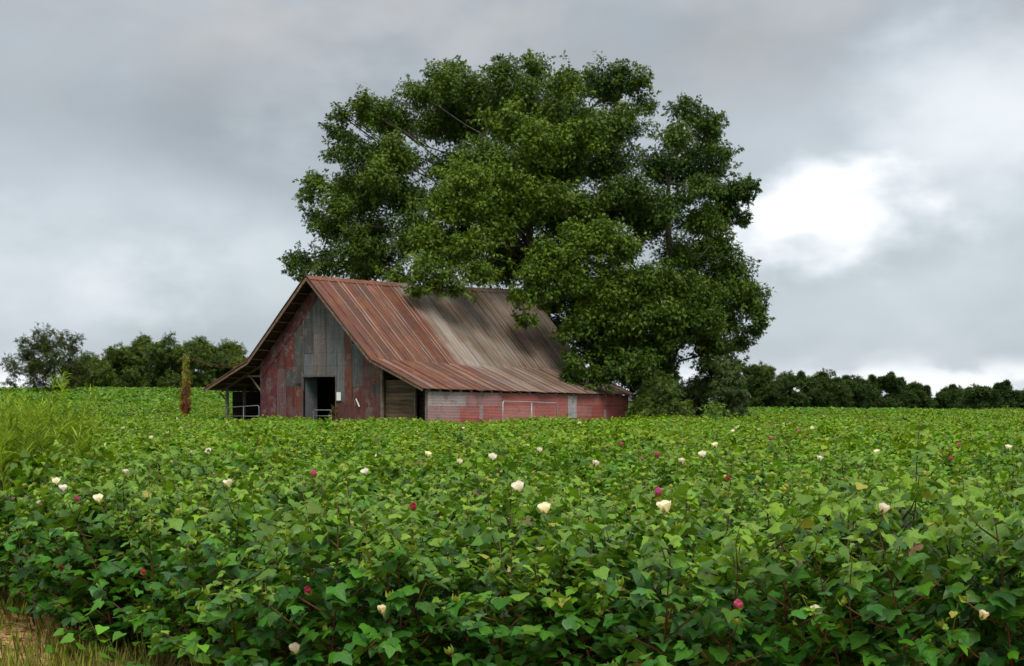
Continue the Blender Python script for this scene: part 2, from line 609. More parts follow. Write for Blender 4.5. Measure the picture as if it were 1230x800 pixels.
def roof_pt(side, seg, t, y, off=0.0):
    """seg 0: ridge to knee, 1: knee to eave; t along the slope; y along the ridge; off: lift above the sheet"""
    k = y / LEN
    zr, zk, ze = lerp(*ZR, k), lerp(*ZK, k), lerp(*ZE, k)
    sag = -0.10 * math.sin(math.pi * min(max(k, 0), 1))
    if seg == 0:
        p, q = (0, zr + sag), (WK, zk + sag * .6)
    else:
        p, q = (WK, zk + sag * .6), (WE, ze)
    dx, dz = q[0] - p[0], q[1] - p[1]
    l = math.hypot(dx, dz)
    nx, nz = -dz / l, dx / l
    x, z = p[0] + dx * t + nx * off, p[1] + dz * t + nz * off
    return Vector((side * x, y, z))


def gz(xz, yz):
    """pixel of the gable close-up (4.1x zoom from 230,320) to gable wall (x, z)"""
    u, v = 230 + xz / 4.1, 320 + yz / 4.1
    k = (u - 615) / F
    w = (k * 65.64 + 8.955) / (.795 + .606 * k)
    return w, EYE + (HZ - v) * (65.64 - .606 * w) / F


def clip(poly, half):
    for (a, b, c) in half:                               # keep a*x + b*z <= c
        res = []
        for i, p in enumerate(poly):
            q = poly[(i + 1) % len(poly)]
            dp, dq = a * p[0] + b * p[1] - c, a * q[0] + b * q[1] - c
            if dp <= 0: res.append(p)
            if dp * dq < 0:
                t = dp / (dp - dq)
                res.append((p[0] + (q[0] - p[0]) * t, p[1] + (q[1] - p[1]) * t))
        poly = res
        if not poly: break
    return poly


RED, MAR, PINK = (.185, .036, .034), (.12, .022, .036), (.24, .085, .085)
GREY, DGREY, BLUE = (.165, .175, .178), (.085, .098, .092), (.16, .20, .225)
RUST, BROWN, ORAN = (.20, .048, .022), (.13, .075, .045), (.27, .075, .02)
WOODC, WOODD = (.15, .105, .065), (.07, .048, .034)


def build_barn():
    barn = empty('barn', (BX, BY, 0), -TH)
    tag(barn, 'old tin barn with a rusty red roof and patched gable, overhung by the big tree', 'barn')
    # --- roof planes: sheets with raised ribs, one part for each of the four planes
    for side in (1, -1):
        for seg in (0, 1):
            mb = MB()
            y, lift = -0.06, 0
            while y < LEN + 0.02:
                w = min(random.choice((.58, .61, .64)), LEN + 0.06 - y)
                if w < .1: break
                lo, hi = (-0.01, 1.02) if seg == 0 else (0.0, 1.0)
                hi += random.uniform(-.004, .012) * (1.5 if seg else 1)
                base_off = (0.055 if seg == 0 else 0.03) + (lift % 2) * 0.006
                lift += 1
                f = random.uniform(.78, 1.2)
                c = (f, f * random.uniform(.92, 1.05), f * random.uniform(.9, 1.05))
                rf = random.choice((1.0, 1.25, 1.6, 2.1, 2.4))
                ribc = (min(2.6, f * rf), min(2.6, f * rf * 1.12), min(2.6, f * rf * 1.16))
                prof = [(0, .012), (.022, .042), (.05, .042), (.075, 0), (.25, .004), (.46, 0), (.49, .020), (.515, .020), (.545, 0), (.78, .004), (1.0, 0)]
                if random.random() < .4:                                   # plain flat centre
                    prof = [q for q in prof if not .4 < q[0] < .6]
                nt = 7
                rows = []
                skew = random.uniform(-.015, .015)
                wob = [random.uniform(-.006, .006) for _ in range(nt + 1)]
                for a in range(nt + 1):
                    t = lerp(lo, hi, a / nt)
                    rows.append([roof_pt(side, seg, t, y + fx * w + skew * a / nt, base_off + h + (.014 if a <= 3 else 0) + wob[a] * (1 if .1 < fx < .95 else 0)) for fx, h in prof])
                for a in range(nt):
                    for b in range(len(prof) - 1):
                        cc = ribc if (prof[b][1] > .015 or prof[b + 1][1] > .015) else c
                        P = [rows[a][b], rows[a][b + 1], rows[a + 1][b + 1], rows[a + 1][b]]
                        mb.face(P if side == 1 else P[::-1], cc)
                # underside of the sheet, a few millimetres below
                u0 = [roof_pt(side, seg, lo, y + fx * w, base_off - .012) for fx in (0, 1)]
                u1 = [roof_pt(side, seg, hi, y + fx * w, base_off - .012) for fx in (0, 1)]
                mb.face([u0[0], u1[0], u1[1], u0[1]], (.45, .5, .5))
                mb.face([u1[0], u1[1], rows[-1][-1], rows[-1][0]], c)
                y += w
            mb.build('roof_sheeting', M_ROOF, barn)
    mb = MB()                                                              # ridge cap
    y = -.08
    while y < LEN:
        l = min(2.4, LEN + .06 - y)
        for side in (1, -1):
            p = [roof_pt(side, 0, 0, y, .115), roof_pt(side, 0, 0, y + l + .02, .115), roof_pt(side, 0, .045, y + l + .02, .105), roof_pt(side, 0, .045, y, .105)]
            mb.face(p if side == -1 else p[::-1], random.choice([(1.3, 1.5, 1.6), (1., 1., 1.), (1.2, 1.1, 1.1)]))
        y += l
    mb.build('ridge_cap', M_ROOF, barn)
    # --- rake boards, purlins and rafters
    for side in (1, -1):
        for yy in (-.02, LEN - .02):
            mb = MB()
            for seg in (0, 1):
                a, b = roof_pt(side, seg, 0, yy, -.04), roof_pt(side, seg, 1, yy, -.04)
                mb.beam(a, b, .035, .13, (.19, .13, .085))
            mb.build('rake_board', M_WOOD, barn)
        for seg, n in ((0, 9), (1, 5)):
            for i in range(n):
                t = (i + .6) / n
                mb = MB()
                ks = [0, 4, 8.5, 13, LEN - .06]
                for a, b in zip(ks[:-1], ks[1:]):
                    mb.beam(roof_pt(side, seg, t, a + .01, -.025), roof_pt(side, seg, t, b, -.025), .10, .05, (.17, .125, .09))
                mb.build('purlin', M_WOOD, barn)
        for i in range(9):
            yy = .9 + i * 1.88
            mb = MB()
            mb.beam(roof_pt(side, 0, .0, yy, -.12), roof_pt(side, 0, 1, yy, -.12), .05, .13, WOODC)
            mb.beam(roof_pt(side, 1, .0, yy, -.12), roof_pt(side, 1, .93, yy, -.12), .05, .13, WOODC)
            mb.build('rafter', M_WOOD, barn)
    for i in range(23):                                                    # rafter tails under the long eave
        yy = .5 + i * .725
        mb = MB()
        mb.beam(roof_pt(1, 1, .88, yy, -.07), roof_pt(1, 1, .985, yy, -.07), .06, .085, (.34, .31, .28))
        mb.build('rafter_tail', M_WOOD, barn)
    mb = MB()
    mb.beam((-5.0, 2.0, 2.55), (-5.0, LEN - .5, 2.45), .1, .14, WOODD)
    mb.build('tie_beam', M_WOOD, barn)

    # --- gable wall
    zk, zr = 3.50, 7.36
    half = [(-1, 0, 3.95), (1, 0, 3.95), (0, -1, 0.0)]
    sl = (zr - zk) / WK
    half += [(sl, 1, zr - .02), (-sl, 1, zr - .02)]
    WY = .80
    dl, dr, dt = -1.02, 1.10, 2.86                                         # the doorway
    mb = MB()
    for rect in ([(-3.95, 0), (dl, 0), (dl, 8), (-3.95, 8)], [(dr, 0), (3.95, 0), (3.95, 8), (dr, 8)], [(dl, dt), (dr, dt), (dr, 8), (dl, 8)]):
        mb.prism(clip(rect, half), WY, WY + .05, (.045, .028, .026))
    sheets = [  # zoom px x0, x1, y0, y1, colour
        (326, 372, 400, 800, MAR), (372, 422, 480, 800, (.16, .03, .035)), (422, 468, 503, 800, (.19, .10, .105)),
        (372, 440, 380, 500, (.10, .02, .028)), (440, 470, 360, 505, RED), (468, 512, 320, 520, (.19, .04, .026)),
        (468, 552, 512, 592, DGREY), (468, 514, 578, 800, RED), (512, 553, 575, 800, (.21, .055, .022)),
        (508, 556, 290, 615, (.105, .115, .10)), (548, 600, 240, 548, BLUE), (556, 604, 120, 430, DGREY),
        (598, 668, 100, 545, (.215, .19, .175)), (603, 640, 150, 330, (.15, .165, .165)), (664, 716, 130, 545, (.15, .17, .175)), (690, 718, 180, 360, (.09, .10, .10)),
        (713, 758, 180, 665, (.175, .19, .19)), (713, 800, 655, 800, (.17, .05, .045)),
        (756, 793, 320, 682, (.19, .052, .026)), (791, 846, 380, 592, (.115, .135, .13)),
        (797, 892, 588, 800, (.19, .055, .04)), (842, 890, 440, 592, (.17, .055, .04)),
        (884, 948, 470, 588, (.205, .065, .024)), (890, 948, 580, 632, DGREY), (888, 948, 628, 800, (.18, .05, .04)),
    ]
    # maroon strip along the left rake
    for i, (x0, x1, y0, y1, c) in enumerate(sheets):
        a, b = gz(x0, y1), gz(x1, y0)
        zb = a[1] if y1 < 790 else .02
        poly = clip([(a[0], zb), (b[0], zb), (b[0], b[1]), (a[0], b[1])], [(q[0], q[1], q[2] - .01) for q in half])
        # split the sheet into its own narrower lengths with small colour changes
        if len(poly) < 3: continue
        xs0, xs1 = min(p[0] for p in poly), max(p[0] for p in poly)
        n = max(1, int((xs1 - xs0) / .42))
        for k in range(n):
            q = clip(poly, [(-1, 0, -lerp(xs0, xs1, k / n)), (1, 0, lerp(xs0, xs1, (k + 1) / n) - .012)])
            if len(q) < 3: continue
            f = random.uniform(.86, 1.14)
            off = .006 + .005 * ((i * 3 + k) % 5)
            mb.prism(q, WY - off - .004, WY - .001 * (1 + (i + k) % 3), tuple(x * f * .68 for x in c))
    a, b, c2 = (-3.9, 3.45), (-.12, 7.18), (.0, 6.5)
    mb.prism(clip([(-3.93, 2.75), (-.05, 6.45), (-.05, 7.6), (-3.93, 7.6)], [(q[0], q[1], q[2] - .012) for q in half]), WY - .042, WY - .034, (.125, .026, .032))
    for x0, x1, z0, z1 in ((dl - .07, dl, 0, dt), (dr, dr + .05, 0, dt), (dl - .07, dr + .05, dt, dt + .06)):
        mb.box((x0, WY - .05, z0), (x1, WY + .06, z1), (.10, .09, .085))
    mb.build('gable_wall', M_GABLE, barn)
    # open door leaf just inside the doorway
    d = MB()
    d.beam((dl + .04, WY + .10, 1.42), (dl + .10, WY + .80, 1.42), .04, 2.78, (.10, .125, .14))
    d.build('door', M_GABLE, barn)
    # --- other walls
    mb = MB()
    for x in (-3.93, 3.93):
        mb.box((x - .03, WY + .06, 0), (x + .03, LEN - .7, 3.2), (.14, .10, .07))
    mb.build('inner_wall', M_WOODH, barn)
    mb = MB()
    mb.prism([(-3.95, 0), (3.95, 0), (3.95, 3.25), (0, 7.55), (-3.95, 3.25)], LEN - .7, LEN - .65, RED)
    mb.prism([(3.96, 0), (6.9, 0), (6.9, 1.95), (3.96, 3.2)], LEN - .72, LEN - .67, RED)
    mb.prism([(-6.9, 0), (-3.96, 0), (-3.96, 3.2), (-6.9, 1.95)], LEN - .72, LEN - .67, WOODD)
    mb.build('back_wall', M_GABLE, barn)
    mb = MB()
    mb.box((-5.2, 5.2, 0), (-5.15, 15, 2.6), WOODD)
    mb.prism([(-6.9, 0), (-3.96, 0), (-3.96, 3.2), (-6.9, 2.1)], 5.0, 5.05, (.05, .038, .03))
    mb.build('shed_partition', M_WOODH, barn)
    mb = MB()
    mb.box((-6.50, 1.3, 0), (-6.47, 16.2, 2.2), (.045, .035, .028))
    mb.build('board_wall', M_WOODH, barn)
    # long side wall of horizontal sheets
    mb = MB()
    rows = [(1.50, 2.16), (.96, 1.53), (.42, .99), (0.0, .45)]
    for ri, (z0, z1) in enumerate(rows):
        y = .5
        j = 0
        while y < 16.5:
            w = min(random.choice((2.2, 2.6, 3.0)), 16.52 - y)
            c = random.choice([(.42, .125, .105), (.40, .105, .085), (.43, .17, .15), (.37, .10, .09)])
            if ri == 0 and y < 1.5: c = (.43, .34, .33)
            if ri == 0 and 2.0 <= y < 4.4: c = (.41, .20, .20)
            if ri == 1 and y < .6: c = (.35, .20, .20)
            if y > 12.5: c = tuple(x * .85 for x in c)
            f = random.uniform(.92, 1.08)
            dz = -.14 * (y / LEN) if ri == 0 else -.05 * (y / LEN)
            dz2 = -.14 * ((y + w) / LEN) if ri == 0 else -.05 * ((y + w) / LEN)
            o = 6.90 + .008 * (3 - ri) + .004 * (j % 2)
            P = [(6.86, y, z0), (o, y, z0), (o, y + w + .02, z0), (6.86, y + w + .02, z0),
                 (6.86, y, z1 + dz), (o, y, z1 + dz), (o, y + w + .02, z1 + dz2), (6.86, y + w + .02, z1 + dz2)]
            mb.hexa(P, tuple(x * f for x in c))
            y += w
            j += 1
    mb.box((6.935, 11.0, .9), (6.945, 11.75, 1.98), (.40, .38, .39))
    mb.box((6.935, 14.2, .5), (6.945, 14.4, 1.3), (.36, .28, .28))
    mb.box((6.935, 4.02, .9), (6.943, 4.3, 1.55), (.36, .26, .26))
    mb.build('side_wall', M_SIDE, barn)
    # boards closing the front of the right-hand shed
    mb = MB()
    z = .02
    while z < 2.62:
        h = random.uniform(.15, .2)
        f = random.uniform(.7, 1.25)
        mb.box((4.06, .93 + random.uniform(-.012, .012), z), (5.72 + random.uniform(-.02, .04), .97, z + h - .012), tuple(x * f for x in WOODC))
        f = random.uniform(.6, 1.0)
        if z < 2.2:
            mb.box((5.72, 1.32 + random.uniform(-.01, .01), z), (6.86, 1.36, z + h - .014), tuple(x * f for x in WOODD))
        z += h
    mb.build('board_wall', M_WOODH, barn)
    for x, y, top in ((4.0, .76, 3.4), (5.74, 1.0, 2.75), (6.84, .52, 2.2), (-6.42, .9, 2.36), (-6.42, 2.0, 2.36), (-5.3, 2.4, 2.7), (-6.42, 6, 2.3), (-6.42, 10, 2.3), (-6.42, 14, 2.2)):
        m = MB()
        m.box((x - .06, y - .06, 0), (x + .06, y + .06, top), (.20, .165, .13))
        m.build('post', M_WOOD, barn)
    mb = MB()
    mb.beam((-5.1, .92, 2.93), (-3.98, .92, 2.93), .07, .08, (.30, .25, .2))
    mb.beam((-4.75, .92, 2.9), (-3.98, .92, 2.15), .05, .06, (.28, .23, .18))
    mb.build('bracket', M_WOOD, barn)
    mb = MB()
    mb.beam((-6.95, .92, 2.15), (-6.42, .92, 1.65), .05, .06, (.16, .13, .1))
    mb.build('bracket', M_WOOD, barn)
    mb = MB()
    mb.beam((-6.42, .85, 2.28), (-6.42, 16, 2.15), .09, .12, WOODD)
    mb.build('eave_beam', M_WOOD, barn)
    mb = MB()
    mb.box((-6.95, .9, -.2), (6.85, LEN - .7, .03))
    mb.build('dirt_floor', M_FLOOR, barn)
    return barn


build_barn()
g2, r2 = Vector((math.cos(TH), -math.sin(TH), 0)), Vector((math.sin(TH), math.cos(TH), 0))


def bl(x, y, z):
    """barn-local point to world"""
    return Vector((BX, BY, z)) + g2 * x + r2 * y


# things at the barn
m = MB()
m.box((-.13, -.02, -.19), (.13, .0, .19))
o = m.build('notice', M_PAPER)
o.location = bl(1.36, .72, 1.95)
o.rotation_euler = (0, 0, -TH)
tag(o, 'small blank white notice nailed to the gable beside the doorway', 'notice')
m = MB()
m.beam((-.1, 0, .18), (.12, 0, -.18), .02, .06)
o = m.build('stick', M_PAPER)
o.location = bl(2.55, .70, 1.66)
o.rotation_euler = (0, 0, -TH)
tag(o, 'short pale stick slanting on the red part of the gable', 'stick')


def gate(name, label, p0, p1, h0, h1, uprights, rails, rad=.024):
    """a tube gate between two ground points"""
    p0, p1 = Vector(p0), Vector(p1)
    root = empty(name, p0)
    tag(root, label, 'gate')
    d = p1 - p0
    f = MB()
    L = d.length
    e = d / L
    pts = [e * 0, Vector((0, 0, h0 - .06)), e * .06 + Vector((0, 0, h0)), e * (L - .06) + Vector((0, 0, h1)), e * L + Vector((0, 0, h1 - .06)), e * L]
    f.tube(pts, rad, 7)
    f.build('frame', M_GALV, root, smooth=True)
    for t in uprights:
        b = MB()
        b.tube([e * (L * t), e * (L * t) + Vector((0, 0, lerp(h0, h1, t)))], rad * .8, 6)
        b.build('upright', M_GALV, root, smooth=True)
    for z in rails:
        b = MB()
        b.tube([e * .02 + Vector((0, 0, z)), e * (L - .02) + Vector((0, 0, z))], rad * .8, 6)
        b.build('rail', M_GALV, root, smooth=True)
    return root


gp, gq = px(604, 482, 61.5), px(669, 484, 65.0)
gate('tube_gate', 'light grey tube gate leaning by the long red side wall', (gp.x, gp.y, 0), (gq.x, gq.y, 0), gp.z, gq.z, (.52,), (.75, .3))
a, b = bl(-.1, .55, 0), bl(1.06, .55, 0)
gate('tube_gate', 'low grey tube gate across the dark doorway of the gable', a, b, 1.32, 1.32, (), (1.05, .6, .3), .015)
a, b = bl(-6.3, .78, 0), bl(-4.02, .78, 0)
gate('tube_gate', 'thin grey tube gate across the open lean-to shed on the left', a, b, 1.42, 1.52, (.52,), (1.0, .55), .014)
m = MB()
m.beam((-.35, 0, .1), (.35, 0, -.12), .03, .16)
o = m.build('scrap_sheet', M_RUST)
o.location = bl(-4.75, 2.32, 1.98)
o.rotation_euler = (0, 0, -TH)
tag(o, 'orange rusty strip of metal hanging in the dark lean-to shed', 'scrap metal')


# ------------------------------------------------------------------ leaf clouds
def frames(axis, nrm):
    """orthonormal frames (n,3,3): columns side, axis, normal"""
    axis = axis / np.linalg.norm(axis, axis=1, keepdims=True)
    nrm = nrm - (nrm * axis).sum(1, keepdims=True) * axis
    nrm = nrm / (np.linalg.norm(nrm, axis=1, keepdims=True) + 1e-9)
    side = np.cross(axis, nrm)
    return np.stack([side, axis, nrm], 2)


def place(tplV, tplF, pos, fr, size, col):
    """instances of one small template, merged: returns verts, faces, face colours"""
    n, k = len(pos), len(tplV)
    V = pos[:, None, :] + np.einsum('nij,kj->nki', fr, tplV) * np.reshape(size, (n, 1, -1))
    Fc = (tplF[None] + (np.arange(n) * k)[:, None, None]).reshape(-1, tplF.shape[1])
    C = np.repeat(col, len(tplF), axis=0)
    return V.reshape(-1, 3), Fc, C


def rdir(n):
    d = rng.normal(size=(n, 3))
    return d / np.linalg.norm(d, axis=1, keepdims=True)


DIAM = np.array([(0, 0, 0), (.22, .45, .04), (0, 1, -.10), (-.22, .45, .04)], float)
DIAMF = np.array([[0, 1, 2, 3]])


def spray_template(pairs=4):
    """a compound leaf: leaflets in pairs along a drooping midrib of length 1, plus one at the tip"""
    V, Fq = [], []
    for i in range(pairs):
        y = .22 + .68 * i / pairs
        z = -.25 * y * y
        for s in (-1, 1):
            l = .46 * (1 - .25 * abs(i / pairs - .4))
            d = np.array([s * .80, .55, -.22])
            d /= np.linalg.norm(d)
            w = np.array([-d[1], d[0], 0])
            w /= np.linalg.norm(w)
            p = np.array([0, y, z])
            b = len(V)
            V += [p, p + d * l * .45 + w * l * .30 + (0, 0, .03), p + d * l + (0, 0, -.05), p + d * l * .45 - w * l * .30]
            Fq.append([b, b + 1, b + 2, b + 3])
    b = len(V)
    V += [np.array(q, float) for q in ((0, .85, -.2), (.08, 1.05, -.27), (0, 1.3, -.42), (-.08, 1.05, -.3))]
    Fq.append([b, b + 1, b + 2, b + 3])
    return np.array(V, float), np.array(Fq)


SPR_V, SPR_F = spray_template(4)
SPR3_V, SPR3_F = spray_template(2)


def leaf_cloud(lobes, tpl, n_sub, n_leaf, size, palette, up_bias=.35, droop=.45, sub_r=(.24, .52), n_shoot=7):
    """lobes: (x, y, z, r, tint); clumps of leaves through each lobe"""
    P, A, N, S, C = [], [], [], [], []
    pal = np.array(palette, float)
    for (x, y, z, r, tint) in lobes:
        c0 = np.array((x, y, z))
        ns = max(3, int(n_sub * (1.0 if r > .9 else .75)))
        d = rdir(ns)
        d[:, 2] = d[:, 2] * .8 + .12
        cs = c0 + d * r * rng.uniform(.25, .95, (ns, 1))
        for c in cs:
            sr = r * rng.uniform(*sub_r)
            n = max(5, int(n_leaf * (sr / .62) ** 1.6))
            dd = rdir(n)
            dd[:, 2] += up_bias
            dd /= np.linalg.norm(dd, axis=1, keepdims=True)
            q = c + dd * sr * np.power(rng.uniform(.12, 1, (n, 1)), .45) * np.array([1.08, 1.08, .85])
            ax = dd * .6 + rdir(n) * .95 + np.array([0, 0, -droop])
            nn = rdir(n) * .7 + dd * .5 + np.array([0, 0, .8])
            P.append(q)
            A.append(ax)
            N.append(nn)
            S.append(size * rng.uniform(.75, 1.3, n))
            t = np.clip(tint + rng.normal(0, .12) + rng.normal(0, .13, n), 0, 1)[:, None]
            C.append((pal[0] * (1 - t) + pal[1] * t) * rng.uniform(.85, 1.15, (n, 1)))
        # ragged shoots that stand out of the clump
        m_ = max(4, int(n_leaf * .16))
        for _ in range(n_shoot if droop > 0 else 16):
            d0 = rdir(1)[0]
            d0[2] = d0[2] * .7 + (.25 if droop > 0 else .8)
            d0 /= np.linalg.norm(d0)
            L = r * rng.uniform(.35, .75)
            tt = rng.uniform(0, 1, m_)[:, None]
            q = c0 + d0 * (r * rng.uniform(.7, 1.0) + L * tt) + rng.normal(0, .11 * r, (m_, 3)) * (1.1 - .7 * tt) + np.array([0, 0, -.12 * L]) * tt * tt
            P.append(q)
            A.append(d0 * .8 + rdir(m_) * .8 + np.array([0, 0, -droop]))
            N.append(rdir(m_) * .7 + [0, 0, .8])
            S.append(size * rng.uniform(.75, 1.3, m_))
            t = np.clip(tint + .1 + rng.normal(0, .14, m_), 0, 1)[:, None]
            C.append((pal[0] * (1 - t) + pal[1] * t) * rng.uniform(.85, 1.15, (m_, 1)))
    P, A, N, S, C = (np.concatenate(q) for q in (P, A, N, S, C))
    return place(*tpl, P, frames(A, N), S, C)


def limb_mesh(name, trunk_pts, trunk_r, ends, parent, twig=.03, wander=.5, fork_z=0.0):
    mb = MB()
    mb.tube(trunk_pts, trunk_r, 10)
    tp = [Vector(p) for p in trunk_pts if p[2] >= fork_z]
    k0 = len(trunk_pts) - len(tp)
    for e in ends:
        e = Vector(e)
        # leave the trunk at a point well below the limb's end
        cand = sorted(tp, key=lambda p: abs((e.z - p.z) - .75 * math.hypot(e.x - p.x, e.y - p.y)))
        s = cand[0].lerp(cand[1], random.random() * .6)
        k = tp.index(cand[0]) + k0
        r0 = max(twig * 1.6, trunk_r[k] * .19)
        n = 5
        pts, rad = [], []
        for i in range(n + 1):
            t = i / n
            p = s.lerp(e, t) + Vector((0, 0, 1)) * math.sin(math.pi * t) * .06 * (e - s).length
            if 0 < i < n:
                p += Vector((random.uniform(-1, 1), random.uniform(-1, 1), random.uniform(-.6, .6))) * wander * .75
            pts.append(p)
            rad.append(lerp(r0, twig, t ** .8))
        mb.tube(pts, rad, 6)
        for q in range(2):
            b0 = pts[3].lerp(pts[4], random.random())
            b1 = e + Vector((random.uniform(-1, 1), random.uniform(-1, 1), random.uniform(.1, 1))) * wander * .6
            mb.tube([b0, b0.lerp(b1, .5) + Vector((0, 0, .1)), b1], [twig * 1.2, twig * .8, twig * .4], 5)
    return mb.build(name, M_BARK, parent, smooth=True)


def tree(name, label, group, Yt, base_uv, traced, env, pal, n_sub, n_leaf, size, tpl, twin=.6, trunk_r=.5, droop=.45, cat='tree', n_ends=None, stems=1, mat=None, trunk_top=None, fork_z=0.0):
    """traced: list of (u, v, r_px, depth offset or None, tint); env: (uc, vc, rx_px, ry_px, depth radius m)"""
    uc, vc, rx, ry, dm = env
    lobes = []
    for t in traced:
        u, v, r, off, tint = (list(t) + [None, None])[:5] if len(t) < 5 else t
        rho2 = ((u - uc) / rx) ** 2 + ((v - vc) / ry) ** 2
        D = dm * math.sqrt(max(.04, 1 - rho2))
        if off is None:
            off = random.uniform(-.75, .55) * D
        if tint is None:
            tint = random.uniform(.15, .6)
        Y = Yt + off
        p = px(u, v, Y)
        rr = r * Y / F * 1.02
        lobes.append((p.x, p.y, p.z, rr, tint))
        if random.random() < twin:
            Y2 = Yt + max(off + random.uniform(2.2, 4.5) * dm / 11, .35 * D * random.random())
            p2 = px(uc + (u - uc) * random.uniform(.8, .97), vc + (v - vc) * random.uniform(.8, .97), Y2)
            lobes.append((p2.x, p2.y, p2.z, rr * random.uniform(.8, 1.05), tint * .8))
    gb = px(base_uv[0], HZ, Yt)
    gx, gzv = gb.x, float(ground_z(gb.x, Yt))
    root = empty(name, (gx, Yt, gzv))
    tag(root, label, cat, group)
    V, Fc, C = leaf_cloud([(x - gx, y - Yt, z - gzv, r, t) for x, y, z, r, t in lobes], tpl, n_sub, n_leaf, size, pal, droop=droop)
    np_mesh('crown', V, [Fc], mat or M_TREE, [C], parent=root)
    def over_barn(x, y, z):
        lx = (x - BX) * g2.x + (y - BY) * g2.y
        ly = (x - BX) * r2.x + (y - BY) * r2.y
        return abs(lx) < 8.2 and -1 < ly < LEN + .6 and z < 9.2
    ends = [(x - gx, y - Yt, z - gzv) for x, y, z, r, t in lobes if not over_barn(x, y, z)]
    if n_ends and len(ends) > n_ends:
        ends = random.sample(ends, n_ends)
    topz = trunk_top or max(e[2] for e in ends) * .78
    n = 7
    tp = [(random.uniform(-.25, .25) * i / n * trunk_r * 2, random.uniform(-.25, .25) * i / n * trunk_r * 2, topz * i / n - .15 * (i == 0)) for i in range(n + 1)]
    limb_mesh('trunk', tp, [trunk_r * (1.35 if i == 0 else 1 - .8 * i / n) for i in range(n + 1)], ends, root, twig=max(.02, trunk_r * .07), wander=min(.6, trunk_r * 1.2), fork_z=fork_z)
    return root


PECAN = ((.014, .044, .004), (.112, .185, .007))
# (u, v, radius, depth offset, tint)
A_L = [(538, 95, 25), (500, 117, 23), (570, 108, 26), (605, 93, 24), (640, 90, 24), (680, 102, 27), (722, 98, 26), (757, 102, 22), (772, 128, 18), (545, 82, 12), (603, 78, 12), (640, 77, 12), (748, 86, 12), (775, 98, 10),
       (442, 136, 25), (470, 142, 27), (412, 140, 17), (405, 160, 18), (440, 120, 13), (520, 152, 31), (560, 152, 31), (610, 142, 35), (660, 147, 35), (710, 147, 35), (752, 152, 30),
       (428, 188, 31), (475, 190, 33), (405, 186, 16), (383, 222, 20), (372, 236, 12), (430, 235, 33), (480, 240, 33), (378, 264, 17), (400, 275, 28), (445, 285, 35), (490, 290, 32), (362, 312, 18), (352, 322, 10), (395, 318, 27), (440, 325, 28), (482, 335, 22), (365, 330, 10),
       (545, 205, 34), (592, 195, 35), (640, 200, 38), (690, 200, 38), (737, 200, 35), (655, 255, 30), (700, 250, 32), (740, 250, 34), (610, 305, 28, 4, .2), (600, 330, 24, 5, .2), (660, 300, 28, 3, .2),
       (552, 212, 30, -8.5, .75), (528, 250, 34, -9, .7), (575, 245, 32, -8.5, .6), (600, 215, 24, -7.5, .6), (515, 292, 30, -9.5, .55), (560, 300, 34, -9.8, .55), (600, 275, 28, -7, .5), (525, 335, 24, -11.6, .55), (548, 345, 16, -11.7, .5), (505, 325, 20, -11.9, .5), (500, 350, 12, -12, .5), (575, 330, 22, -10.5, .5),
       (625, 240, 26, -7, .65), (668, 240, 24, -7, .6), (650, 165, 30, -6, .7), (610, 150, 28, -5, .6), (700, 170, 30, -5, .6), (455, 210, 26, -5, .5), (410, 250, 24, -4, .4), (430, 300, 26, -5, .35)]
for u in range(425, 800, 40):
    for v in range(125, 345, 38):
        if ((u - 600) / 205) ** 2 + ((v - 240) / 150) ** 2 < 1 and random.random() < (.42 if u > 505 else .15):
            A_L.append((u + random.uniform(-14, 14), v + random.uniform(-12, 12), random.uniform(22, 34), random.uniform(-3, 4), random.uniform(.15, .5)))
tree('pecan_tree', 'huge dark green pecan tree towering behind the barn roof', None, 81.0, (636, 480), A_L, (590, 235, 240, 180, 10.5), PECAN, 22, 100, .165, (SPR_V, SPR_F), twin=.75, trunk_r=.5, n_ends=34, mat=M_TREE, fork_z=7.5)

